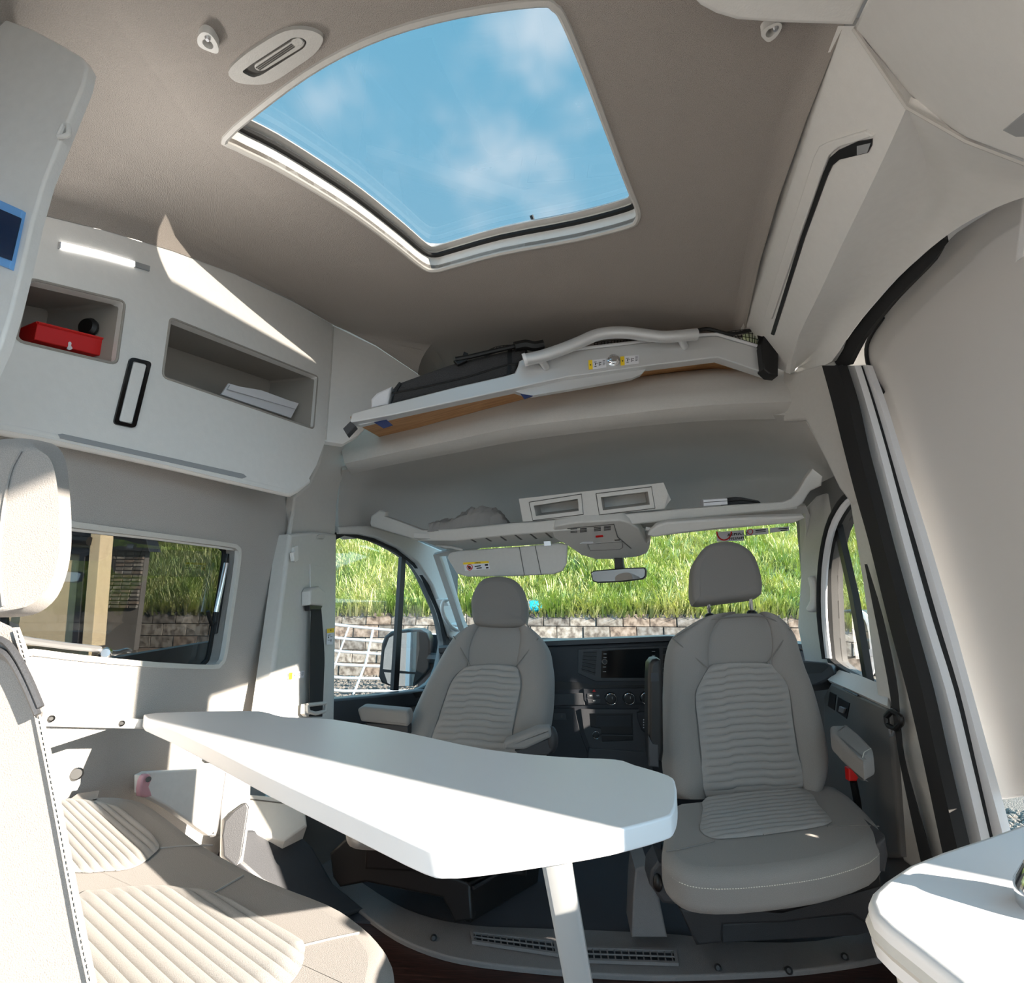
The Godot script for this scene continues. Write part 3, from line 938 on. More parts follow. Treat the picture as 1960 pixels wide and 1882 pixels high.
func put_box_white() -> void:
	var p := tri_plane(atz(480, 1560, -1.72), atz(590, 1560, -1.80), atz(540, 1600, -1.72))
	var b := thing("storage_box", "small white storage box under the table by the pillar", "box")
	put(b, "body", slab([476, 1520, 582, 1530, 588, 1580, 545, 1610, 470, 1592], p, 0.1, 0.006), M.trim)
	put(b, "lid_line", G.new().tube(on([476, 1530, 580, 1542], proud(p, 0.001)), 0.002, 6), M.seam)

func sticker(parent: Node3D, a: Array, p: Plane, band_left: bool) -> void:
	# a white warning label with a yellow band and small dark pictures
	var o := on(a, p)
	var n := facing(p)
	var s := put(parent, "warning_sticker", G.new().prism(o, -n * 0.0008), M.paper, "white warning sticker with a yellow band")
	var up := n * 0.0006
	var cell := func(u0: float, v0: float, u1: float, v1: float) -> PackedVector3Array:
		var at := func(u: float, v: float) -> Vector3: return o[0].lerp(o[1], u).lerp(o[3].lerp(o[2], u), v) + up
		return PackedVector3Array([at.call(u0, v0), at.call(u1, v0), at.call(u1, v1), at.call(u0, v1)])
	put(s, "band", G.new().prism(cell.call(0.0, 0.0, 0.22, 1.0) if band_left else cell.call(0.0, 0.0, 1.0, 0.28), -n * 0.0006), M.yellow)
	var ink := G.new()
	var marks := [[0.30, 0.24, 0.46, 0.29], [0.36, 0.36, 0.40, 0.60], [0.42, 0.40, 0.52, 0.44], [0.32, 0.70, 0.44, 0.76], [0.58, 0.30, 0.61, 0.72], [0.64, 0.36, 0.72, 0.42], [0.64, 0.58, 0.70, 0.64], [0.80, 0.22, 0.93, 0.26], [0.80, 0.36, 0.93, 0.40], [0.80, 0.50, 0.93, 0.54], [0.80, 0.64, 0.90, 0.68], [0.08, 0.44, 0.14, 0.58]]
	if not band_left: marks = [[0.14, 0.40, 0.50, 0.43], [0.2, 0.50, 0.30, 0.60], [0.5, 0.50, 0.80, 0.53], [0.15, 0.72, 0.45, 0.75], [0.6, 0.68, 0.68, 0.82], [0.46, 0.08, 0.54, 0.18]]
	for m in marks: ink.prism(G.moved(cell.call(m[0], m[1], m[2], m[3]), up * 0.6), -n * 0.0006)
	put(s, "print", ink, M.ink)

func pillar_things() -> void:
	var p := tri_plane(atz(560, 1100, -1.655), atz(645, 1100, -1.975), atz(560, 1350, -1.635))
	var hook := thing("pillar_hook", "small white coat hook high on the left pillar", "hook")
	put(hook, "plate", slab([563, 1048, 571, 1044, 572, 1072, 566, 1076, 561, 1072], proud(p, 0.006), 0.008, 0.002), M.white)
	put(hook, "peg", slab([561, 1058, 566, 1054, 567, 1070, 563, 1074], proud(p, 0.016), 0.012, 0.003), M.white)
	var belt := thing("seat_belt", "black seat belt hanging on the left pillar with its grey guide", "seat belt")
	put(belt, "cover", slab([594, 1080, 622, 1086, 630, 1110, 628, 1190, 620, 1214, 596, 1200], proud(p, 0.002), 0.004, 0.001), M.trim)
	put(belt, "guide", slab([594, 1132, 598, 1125, 612, 1122, 624, 1132, 626, 1150, 618, 1160, 594, 1158], proud(p, 0.03), 0.03, 0.008), M.trim)
	put(belt, "slot", slab([593, 1158, 618, 1160, 614, 1168, 594, 1168], proud(p, 0.024), 0.02, 0.003), M.black)
	var strap := net([on([595, 1162, 593, 1250, 592, 1300, 591, 1372], proud(p, 0.018)), on([614, 1164, 620, 1250, 619, 1300, 616, 1372], proud(p, 0.018))], 6, 1)
	put(belt, "strap", G.new().shell(strap, 0.002), M.belt)
	var bk := put(belt, "buckle", G.new().tube(rounded(on([588, 1350, 624, 1346, 622, 1362, 604, 1366, 588, 1362, 588, 1350], proud(p, 0.026)), 0.006, 3), 0.006, 8), M.trim_grey)
	put(bk, "tongue", slab([583, 1348, 592, 1346, 596, 1366, 588, 1372, 582, 1366], proud(p, 0.022), 0.012, 0.003), M.trim_grey)
	var st := thing("pillar_sticker", "warning sticker on the left pillar beside the belt", "sticker")
	sticker(st, [626, 1204, 640, 1202, 637, 1234, 625, 1234], proud(p, 0.002), false)
	var st2 := thing("pillar_sticker", "small yellow and white label low on the left pillar above the table", "sticker")
	sticker(st2, [553, 1288, 583, 1284, 582, 1297, 552, 1301], proud(p, 0.002), true)
	put(get_node("trim_5"), "cap", slab([608, 1026, 612, 1023, 622, 1024, 623, 1029, 619, 1032, 609, 1031], proud(p, 0.003), 0.004, 0.001), M.trim_grey)

# ================================================================= right side
func right_side() -> void:
	var pa := tri_plane(aty(1428, 630, 1.97), aty(1612, 55, 1.97), atz(1512, 716, -1.80))
	var wx := PX(0.87)
	# two facets of the high side panel, meeting in a soft fold
	var fold := [1736, 205, 1700, 285, 1655, 380, 1612, 468, 1570, 558, 1530, 640, 1515, 690, 1512, 716]
	struct("trim_17", slab([1410, 668, 1445, 500, 1481, 380, 1537, 225, 1604, 50, 1634, 50] + fold, pa, 0.02), M.white, "white sloping side panel above the cab end of the sliding doorway")
	var seam := [1736, 205, 1790, 238, 1850, 270, 1905, 292, 1965, 314, 2010, 330, 2040, 341, 2060, 350]
	var top := cat(on(fold, pa), 2)
	top.reverse()
	top.append_array(cat(on(seam, pa), 2).slice(1))
	var arch := cat(on([1513, 720, 1552, 708, 1592, 692, 1620, 650, 1650, 610, 1685, 568, 1720, 530, 1760, 493, 1800, 460, 1840, 432, 1880, 410, 1920, 392, 1960, 378, 2010, 366, 2060, 360], wx), 2)
	var rows := []
	var m := top.size()
	for k in 7:
		var row := PackedVector3Array()
		for i in m:
			var s := float(i) / (m - 1) * (arch.size() - 1)
			var b := arch[int(s)].lerp(arch[mini(int(s) + 1, arch.size() - 1)], s - int(s))
			var t := k / 6.0
			row.append(top[i].lerp(b, t) + Vector3(0.03, 0.03, 0) * sin(PI * t))
		rows.append(row)
	struct("trim_18", G.new().shell(rows, 0.015), M.white, "white curved panel over the sliding doorway")
	# track slot in the upper facet
	var q := proud(pa, 0.003)
	var sl := struct("trim_19", slab([1668, 267, 1667, 280, 1660, 293, 1606, 306, 1592, 318, 1582, 340, 1540, 455, 1481, 642, 1475, 640, 1530, 462, 1576, 330, 1588, 302, 1604, 288, 1640, 272], q, 0.004), M.black, "black slot running down the side panel")
	put(sl, "flange", slab([1556, 302, 1566, 282, 1582, 274, 1655, 252, 1668, 262, 1604, 283, 1586, 298, 1574, 326, 1528, 458, 1476, 612, 1462, 606, 1508, 455], proud(pa, 0.007), 0.008, 0.003), M.white)
	put(sl, "slot_end", slab([1640, 280, 1666, 274, 1660, 292, 1640, 297], proud(q, 0.001), 0.002), M.lamp_off)
	# overhead cabinet at the upper right
	var oc := thing("overhead_cabinet", "white overhead cabinet filling the upper right corner", "cabinet")
	var s1 := hit(1634, 52, pa)
	var s3 := hit(1850, 270, pa)
	var po := tri_plane(s1, s3, atz(1960, 0, -0.46))
	put(oc, "underside", slab([1632, 52, 1736, 203, 1850, 268, 1965, 312, 2060, 346, 2070, -160, 1900, -260, 1662, -10], po, 0.06, 0.008), M.white)
	put(oc, "front_lip", slab([1318, -10, 1340, 14, 1370, 30, 1410, 42, 1500, 48, 1634, 52, 1664, -10, 1700, -120, 1300, -120], PY(1.93), 0.03, 0.008), M.white)
	put(oc, "body", G.new().bx(Vector3(0.80, 1.88, 0.20), Vector3(0.46, 0.15, 1.30), Basis.IDENTITY, 0.012), M.white)
	put(oc, "joint", G.new().tube(on([1634, 54, 1736, 205, 1850, 270, 1965, 314], proud(pa, 0.002)), 0.0035, 6), M.trim_grey)
	put(oc, "grip", slab([1918, 250, 1962, 214, 1990, 214, 1990, 262, 1945, 264], proud(po, 0.003), 0.006, 0.002), M.lamp_off)
	# sliding doorway: rubber seal, painted jamb, running channel
	var lv := [700, 770, 860, 950, 1040, 1190, 1320, 1450, 1610, 1700]
	var e0 := [1591, 1611, 1634, 1658, 1684, 1722, 1758, 1789, 1824, 1845]
	var e1 := [1622, 1644, 1664, 1688, 1711, 1752, 1788, 1817, 1855, 1878]
	var e2 := [1648, 1670, 1696, 1720, 1744, 1786, 1826, 1858, 1896, 1918]
	var e3 := [1656, 1680, 1707, 1733, 1760, 1803, 1842, 1873, 1910, 1930]
	var e4 := [1670, 1696, 1724, 1752, 1780, 1824, 1860, 1896, 1940, 1960]
	struct("trim_20", band(lv, e0, e1, 0.885, 0.890, 0.03), M.rubber, "black rubber door seal")
	for d in [0.3, 0.62]:
		var line := PackedVector3Array()
		for i in lv.size(): line.append(atx(lerpf(e0[i], e1[i], d), lv[i], 0.883))
		struct("trim_21" if d < 0.5 else "trim_22", G.new().tube(cat(line, 2), 0.005, 6), M.dash)
	var upper := cat(on([1588, 706, 1618, 655, 1650, 611, 1685, 570, 1720, 531, 1760, 494, 1806, 456], PX(0.885)), 2)
	var under := cat(on([1622, 700, 1648, 652, 1680, 612, 1712, 575, 1745, 541, 1782, 504, 1816, 462], PX(0.90)), 2)
	struct("trim_26", G.new().shell([upper, under], 0.02), M.rubber)
	struct("trim_23", band(lv, e1, e2, 0.93, 0.935, 0.02), M.paint, "white painted door jamb")
	struct("trim_24", band(lv, e2, e3, 0.955, 0.955, 0.02), M.rubber)
	struct("trim_25", band(lv, e3, e4, 0.965, 0.970, 0.02), M.paint)
	# pale screen drawn part of the way across the doorway
	var sc := thing("door_screen", "pale grey screen drawn across the sliding doorway", "screen")
	var so := on([1655, 662, 1672, 630, 1715, 570, 1770, 505, 1830, 445, 1900, 400, 1960, 370], PX(1.0))
	so.append_array(PackedVector3Array([Vector3(1.0, 1.74, -1.12), Vector3(1.0, 1.74, -0.86), Vector3(1.0, 0.02, -0.86), Vector3(1.0, 0.02, -1.26)]))
	so.append_array(on([1996, 1518, 1950, 1524, 1914, 1530, 1886, 1420, 1822, 1200, 1778, 1050, 1722, 870, 1690, 770, 1664, 700], PX(1.0)))
	put(sc, "cloth", G.new().prism(so, Vector3(0.012, 0, 0), 0.004), M.screen_cloth)
	put(sc, "edge_bead", G.new().tube(cat(on([1690, 608, 1668, 640, 1658, 668, 1664, 706, 1690, 752], PX(0.995)), 3), 0.006, 8), M.black)
	put(sc, "bottom_rail", G.new().bx(Vector3(1.075, 0.60, -1.37), Vector3(0.14, 0.014, 0.30)), M.alu)
	put(sc, "end_bar", G.new().tube(PackedVector3Array([Vector3(1.0, 1.74, -0.86), Vector3(1.0, 0.02, -0.86)]), 0.01, 8), M.alu)
	struct("trim_27", G.new().bx(Vector3(1.035, 0.16, -1.40), Vector3(0.03, 0.54, 0.36)), M.paint)
	struct("trim_28", slab([1370, 560, 1600, 560, 1640, 800, 1530, 840, 1400, 800], PZ(-2.12), 0.02), M.trim_grey)
	# worktop
	var k := thing("kitchen_worktop", "glossy white kitchen worktop with a beige edge in the lower right corner", "worktop")
	var ko := on([1660, 1722, 1668, 1704, 1692, 1682, 1735, 1654, 1800, 1628, 1880, 1602, 1965, 1572, 2100, 1530, 2500, 1600, 2600, 1990, 1900, 1930, 1830, 1878, 1760, 1822, 1700, 1776, 1670, 1748], PY(0.80))
	put(k, "top", G.new().prism(ko, Vector3(0, -0.03, 0), 0.006), M.laminate)
	var side := G.moved(inset(ko, 0.012), Vector3(0, -0.03, 0))
	put(k, "front", G.new().prism(side, Vector3(0.06, -0.77, 0.03), 0.004), M.trim)
	put(k, "edge_band", G.new().tube(closed(G.moved(inset(ko, 0.003), Vector3(0, -0.016, 0))), 0.006, 6), M.trim)
	var t := thing("tap", "chrome tap base at the right edge of the worktop", "tap")
	var tb := aty(2032, 1748, 0.80)
	put(t, "base", G.new().turned(tb, tb + Vector3(0, 0.03, 0), [[0, 0.026], [0.5, 0.026], [1, 0.018]]), M.chrome)
	put(t, "stem", G.new().tube(PackedVector3Array([tb + Vector3(0, 0.03, 0), tb + Vector3(0.005, 0.08, 0.01), tb + Vector3(0.04, 0.10, 0.05)]), 0.01, 10), M.chrome)
	right_pillar_belt()
	ceiling_things()

# a strip between two edges followed down the doorway
func band(lv: Array, a: Array, b: Array, xa: float, xb: float, th: float) -> G:
	var l := PackedVector3Array()
	var r := PackedVector3Array()
	for i in lv.size():
		l.append(atx(a[i], lv[i], xa))
		r.append(atx(b[i], lv[i], xb))
	return G.new().shell([cat(r, 3), cat(l, 3)], -th)

func right_pillar_belt() -> void:
	var p := tri_plane(atx(1640, 950, 0.888), atx(1830, 1610, 0.888), atx(1690, 1450, 0.893))
	var belt := thing("seat_belt", "black seat belt running down the right pillar to the sill", "seat belt")
	var a := on([1656, 1080, 1676, 1180, 1700, 1300, 1712, 1380, 1722, 1450, 1740, 1540, 1764, 1650], proud(p, 0.012))
	var b := on([1660, 1080, 1690, 1180, 1716, 1300, 1724, 1380, 1732, 1450, 1756, 1540, 1788, 1650], proud(p, 0.012))
	put(belt, "strap", G.new().shell(net([a, b], 3, 1), 0.002), M.belt)
	var bk := put(belt, "buckle", G.new().tube(rounded(on([1696, 1372, 1708, 1360, 1724, 1372, 1726, 1384, 1714, 1396, 1698, 1388, 1696, 1372], proud(p, 0.02)), 0.008, 3), 0.007, 8), M.black)
	put(bk, "tongue", G.new().plate(on([1700, 1396, 1712, 1394, 1709, 1410, 1703, 1411], proud(p, 0.02)), [on([1703, 1399, 1709, 1398, 1707, 1406, 1704, 1407], proud(p, 0.02))], -facing(p) * 0.003), M.alu)

func ceiling_things() -> void:
	var labels := ["small white ceiling lug left of the roof window", "small white ceiling lug by the overhead cabinet"]
	var at := [[398, 66, 398, 84], [1484, 47, 1475, 62]]
	for i in 2:
		var t := thing("ceiling_lug", labels[i], "lug", Vector3.ZERO, "ceiling lugs")
		var a := aty(at[i][0], at[i][1], 1.992)
		var b := aty(at[i][2], at[i][3], 1.985)
		var dir := (b - a).normalized()
		var s := dir.cross(Vector3.UP)
		var o := rounded(PackedVector3Array([a - dir * 0.012 - s * 0.008, a - dir * 0.012 + s * 0.008, b + s * 0.020 - dir * 0.004, b + s * 0.018 + dir * 0.016, b - s * 0.018 + dir * 0.016, b - s * 0.020 - dir * 0.004]), 0.010)
		var hole := PackedVector3Array()
		for k in 14: hole.append(b + (s * cos(TAU * k / 14) + dir * sin(TAU * k / 14)) * 0.010)
		for k in o.size(): o[k].y = 1.984
		for k in hole.size(): hole[k].y = 1.984
		put(t, "tab", G.new().plate(o, [hole], Vector3(0, 0.016, 0)), M.white)
		put(t, "screw", G.new().turned(Vector3(a.x, 1.984, a.z), Vector3(a.x, 1.980, a.z), [[0, 0.005], [1, 0.003]], 10), M.alu)
	# recessed roof handle
	var hp := PY(1.992)
	var o := cat(on([437, 138, 460, 112, 500, 84, 545, 60, 585, 57, 612, 66, 618, 80, 600, 105, 565, 130, 520, 158, 480, 162, 450, 156], hp), 3, true)
	var slot := rounded(on([462, 138, 480, 124, 560, 72, 578, 72, 588, 80, 582, 92, 500, 144, 484, 149], hp), 0.006)
	var h := put(get_node("ceiling"), "roof_handle", G.new().plate(o, [slot], Vector3(0, 0.008, 0)), M.trim_grey, "oval recessed grey grip")
	put(h, "well", G.new().grid([closed(slot), closed(G.moved(slot, Vector3(0, 0.006, 0)))]).cap(G.moved(slot, Vector3(0, 0.006, 0))), M.seam)
	put(h, "grip", G.new().prism(rounded(on([485, 126, 562, 77, 578, 76, 585, 82, 580, 91, 504, 137, 490, 136], PY(1.993)), 0.008), Vector3(0, 0.005, 0), 0.002), M.trim_grey)
	put(h, "button", G.new().prism(rounded(on([556, 78, 572, 72, 582, 80, 577, 88, 566, 88], PY(1.991)), 0.005), Vector3(0, 0.003, 0), 0.001), M.trim_grey)
	for k in 3:
		var t := 0.25 + 0.25 * k
		put(h, "groove", G.new().tube(PackedVector3Array([aty(lerpf(487, 500, t), lerpf(128, 136, t), 1.9925), aty(lerpf(556, 566, t), lerpf(82, 92, t), 1.9925)]), 0.001, 5), M.seam)

# ================================================================= table and bench
func table_and_bench() -> void:
	var t := thing("dining_table", "white curved tabletop on a wall rail with a slim grey leg", "table")
	var o := cat(on([275, 1368, 380, 1362, 495, 1361, 545, 1372, 640, 1377, 784, 1403, 927, 1433, 1071, 1448, 1177, 1453, 1215, 1464, 1280, 1484, 1293, 1500, 1295, 1530, 1289, 1553, 1270, 1566, 1167, 1592, 1043, 1612, 920, 1628, 860, 1632, 812, 1624, 688, 1568, 515, 1488, 400, 1430, 330, 1396], PY(0.77)), 3, true)
	put(t, "tabletop", G.new().prism(o, Vector3(0, -0.026, 0), 0.003, true), M.laminate)
	var a := aty(1062, 1628, 0.742)
	var b := aty(1108, 1882, 0.55)
	var foot := a + (b - a) * (0.742 / (0.742 - 0.55))
	var prof := PackedVector2Array([Vector2(-0.017, -0.010), Vector2(-0.012, -0.014), Vector2(0.012, -0.014), Vector2(0.017, -0.010), Vector2(0.017, 0.010), Vector2(0.012, 0.014), Vector2(-0.012, 0.014), Vector2(-0.017, 0.010)])
	var leg := put(t, "leg", G.new().sweep(PackedVector3Array([a, a.lerp(foot, 0.5), foot]), prof, Vector3.BACK), M.alu_white)
	put(leg, "hinge", G.new().bx(a + Vector3(0, 0.004, 0), Vector3(0.05, 0.012, 0.04), Basis.IDENTITY, 0.003), M.alu)
	put(leg, "foot", G.new().turned(foot, foot + Vector3(0, 0.02, 0), [[0, 0.03], [0.6, 0.03], [1, 0.02]]), M.black)
	bench()

func ribbed(outline: PackedVector3Array, across: Vector3, pitch: float, high: float, n: Vector3, wave := 0.0) -> G:
	# quilted ribs: the outline is crossed by level lines, each pair of seams swelling to a rounded welt between them
	var g := G.new()
	g.crease = 0.3
	var u := (across - n * n.dot(across)).normalized()
	var w := n.cross(u).normalized()
	var c := Vector3.ZERO
	for p in outline: c += p / outline.size()
	var flat := PackedVector2Array()
	var lo := 1e9
	var hi := -1e9
	for p in outline:
		flat.append(Vector2((p - c).dot(u), (p - c).dot(w)))
		lo = minf(lo, flat[flat.size() - 1].y)
		hi = maxf(hi, flat[flat.size() - 1].y)
	var count := int(round((hi - lo) / pitch))
	var step := (hi - lo) / count
	var rows := []
	for r in count:
		for k in 6 if r < count - 1 else 7:
			var y := clampf(lo + (r + k / 6.0) * step, lo + 1e-5, hi - 1e-5)
			var x0 := 1e9
			var x1 := -1e9
			for i in flat.size():
				var a := flat[i]
				var b := flat[(i + 1) % flat.size()]
				if (a.y <= y) != (b.y <= y):
					var x := a.x + (b.x - a.x) * (y - a.y) / (b.y - a.y)
					x0 = minf(x0, x)
					x1 = maxf(x1, x)
			if x1 < x0: continue
			var h := high * pow(sin(PI * k / 6.0), 0.7) if k % 6 else 0.0
			var row := PackedVector3Array()
			for i in 25:
				var f := i / 24.0
				var dy := wave * step * (smoothstep(0.28, 0.34, f) - smoothstep(0.64, 0.70, f))
				var end := minf(1.0, minf(f, 1.0 - f) * 12.0)
				row.append(c + u * lerpf(x0, x1, f) + w * clampf(y + dy, lo, hi) + n * (0.0015 + h * end))
			rows.append(row)
	return g.shell(rows, 0.0015)

func stitches(path: PackedVector3Array, gap: float) -> G:
	var g := G.new()
	var c := Curve3D.new()
	for p in path: c.add_point(p)
	var l := c.get_baked_length()
	var s := 0.0
	while s + gap * 0.6 < l:
		g.tube(PackedVector3Array([c.sample_baked(s), c.sample_baked(s + gap * 0.6)]), 0.0009, 4)
		s += gap
	return g

# an upholstered block between two outlines, rounded where it turns
func two_faced(near: Array, zn: float, far: Array, zf: float, curve: int) -> G:
	var a := on(near, PZ(zn))
	var b := on(far, PZ(zf))
	if curve:
		a = cat(a, curve, true)
		b = cat(b, curve, true)
	var rows := []
	for k in 7:
		var t := PI / 2 * k / 6.0
		var row := PackedVector3Array()
		for i in a.size():
			var q := a[i].lerp(b[i], sin(t))
			row.append(Vector3(q.x, q.y, lerpf(zn, zf, 1.0 - cos(t))))
		rows.append(row)
	var g := G.new()
	g.crease = 0.5
	g.cap(rows[0], true)
	g.grid(rows, true)
	return g.cap(rows[6])

func bench() -> void:
	var b := thing("bench_seat", "light grey two-seat bench with ribbed inserts beside the side window", "bench")
	var y := 0.61
	var o := on([60, 1526, 130, 1521, 210, 1517, 268, 1522, 310, 1541, 400, 1605, 520, 1668, 640, 1714, 700, 1750, 742, 1792, 757, 1824, 754, 1866, 735, 1930], PY(y))
	o.append_array(PackedVector3Array([Vector3(-0.30, y, -0.60), Vector3(-0.95, y, -0.60)]))
	for i in o.size(): o[i].x = maxf(o[i].x, -0.99)
	o = cat(o, 3, true)
	put(b, "cushion", G.new().prism(o, Vector3(0, -0.13, 0), 0.032, true, 5), M.seat)
	put(b, "plinth", G.new().prism(PackedVector3Array([Vector3(-1.0, 0.48, -1.0), Vector3(-0.75, 0.48, -0.98), Vector3(-0.33, 0.48, -0.74), Vector3(-0.30, 0.48, -0.62), Vector3(-1.0, 0.48, -0.62)]), Vector3(0, -0.478, 0)), M.trim_grey)
	var i1 := cat(on([100, 1540, 167, 1534, 215, 1545, 247, 1565, 279, 1593, 303, 1620, 298, 1634, 270, 1656, 240, 1667, 207, 1670, 130, 1672, 90, 1640], PY(y)), 2, true)
	var i2 := cat(on([140, 1722, 200, 1707, 287, 1698, 358, 1704, 406, 1711, 478, 1756, 557, 1796, 578, 1808, 582, 1826, 577, 1855, 540, 1900, 440, 1960, 300, 1990, 180, 1960, 150, 1850], PY(y)), 2, true)
	var along := aty(440, 1850, y) - aty(250, 1700, y)
	put(b, "ribbed_insert", ribbed(i1, aty(230, 1620, y) - aty(150, 1545, y), 0.0115, 0.0042, Vector3.UP), M.seat_rib)
	put(b, "ribbed_insert", ribbed(i2, along, 0.0140, 0.0045, Vector3.UP), M.seat_rib)
	for s in [[406, 1711, 440, 1691, 466, 1676], [582, 1810, 640, 1796, 688, 1786], [304, 1624, 360, 1619, 408, 1618]]:
		put(b, "seam", G.new().tube(cat(on(s, PY(y + 0.0005)), 4), 0.0016, 5), M.seat_rib)
	# the aisle seat's backrest and headrest, seen from behind
	var z := PZ(-0.48)
	var bk := put(b, "backrest", two_faced([-90, 1190, -4, 1188, 22, 1200, 36, 1245, 60, 1345, 84, 1460, 106, 1570, 130, 1695, 151, 1800, 168, 1882, 182, 1980, 196, 2100, -90, 2100], -0.48, [-90, 1186, 4, 1184, 36, 1196, 52, 1240, 78, 1345, 103, 1460, 124, 1570, 148, 1695, 169, 1800, 186, 1882, 200, 1980, 212, 2100, -90, 2100], -0.55, 0), M.seat_back_cloth)
	var ln := cat(on([30, 1205, 62, 1330, 86, 1450, 108, 1565, 131, 1690, 152, 1800, 170, 1882, 182, 1960], proud(z, 0.002)), 3)
	put(bk, "seam", G.new().tube(ln, 0.0016, 5), M.seat)
	put(bk, "stitching", stitches(G.moved(ln, Vector3(0.004, 0, 0.001)), 0.005), M.stitch)
	var st := net([on([-60, 1196, 0, 1214, 30, 1240, 58, 1290, 80, 1345], proud(z, 0.004)), on([-60, 1222, 0, 1232, 24, 1256, 50, 1304, 74, 1362], proud(z, 0.008)), on([-60, 1250, 0, 1262, 22, 1280, 46, 1320, 70, 1376], proud(z, 0.003))], 3, 3)
	put(bk, "strap", G.new().shell(st, 0.004), M.seat_dark)
	for k in 2:
		put(bk, "fold", G.new().tube(cat(on([[-60, 1212, 0, 1224, 28, 1250, 54, 1298, 78, 1354], [-60, 1236, 0, 1246, 24, 1268, 48, 1312, 72, 1368]][k], proud(z, 0.010)), 3), 0.003, 6), M.dash_mid)
	var hr := put(b, "headrest", two_faced([-80, 930, -46, 892, -10, 872, 30, 862, 66, 862, 90, 872, 104, 900, 112, 955, 115, 1030, 108, 1082, 92, 1126, 62, 1156, 30, 1166, 0, 1166, -50, 1160, -80, 1096, -86, 1000], -0.48, [-86, 905, -44, 870, -4, 855, 36, 848, 80, 846, 108, 854, 126, 884, 134, 950, 137, 1030, 130, 1090, 110, 1142, 76, 1172, 36, 1181, 0, 1179, -60, 1174, -94, 1100, -99, 1000], -0.53, 3), M.seat_back_cloth)
	put(hr, "seam", G.new().tube(cat(on([40, 864, 20, 905, 4, 990, -2, 1080, 6, 1160], proud(z, 0.001)), 4), 0.0012, 5), M.seat)
	put(hr, "post", G.new().tube(PackedVector3Array([atz(2, 1170, -0.53), atz(4, 1205, -0.53)]), 0.006, 8), M.black)

# ================================================================= swivelled front seats
func seat_net(rows: Array, p: Plane, thick: float, bolster: float) -> G:
	# each row: height in the photograph, then outer left, insert left, insert right, outer right
	var n := facing(p)
	var out := []
	for r in rows:
		var l := hit(r[1], r[0], p)
		var il := hit(r[2], r[0], p)
		var ir := hit(r[3], r[0], p)
		var rr := hit(r[4], r[0], p)
		var row := PackedVector3Array()
		for q in [[l, il, 1], [rr, ir, -1]]:
			var a: Vector3 = q[0]
			var b: Vector3 = q[1]
			var half := PackedVector3Array([a.lerp(b, 0.10) - n * thick, a - n * thick * 0.55, a.lerp(b, 0.03) - n * 0.028, a.lerp(b, 0.18) + n * bolster * 0.45, a.lerp(b, 0.45) + n * bolster, a.lerp(b, 0.75) + n * bolster * 0.75, a.lerp(b, 0.95) + n * bolster * 0.2, b - n * 0.004])
			if q[2] == 1:
				row.append_array(half)
				for k in 3: row.append(il.lerp(ir, (k + 1) / 4.0) - n * 0.004)
			else:
				half.reverse()
				row.append_array(half)
		out.append(row)
	var s := net(out, 3, 4)
	var g := G.new()
	g.crease = 0.3
	g.grid(s)
	# close the back and the ends
	var back := []
	for row in s: back.append(PackedVector3Array([row[0], row[row.size() - 1]]))
	g.grid(back)
	for e in [s[0], s[s.size() - 1]]: g.cap(e)
	return g

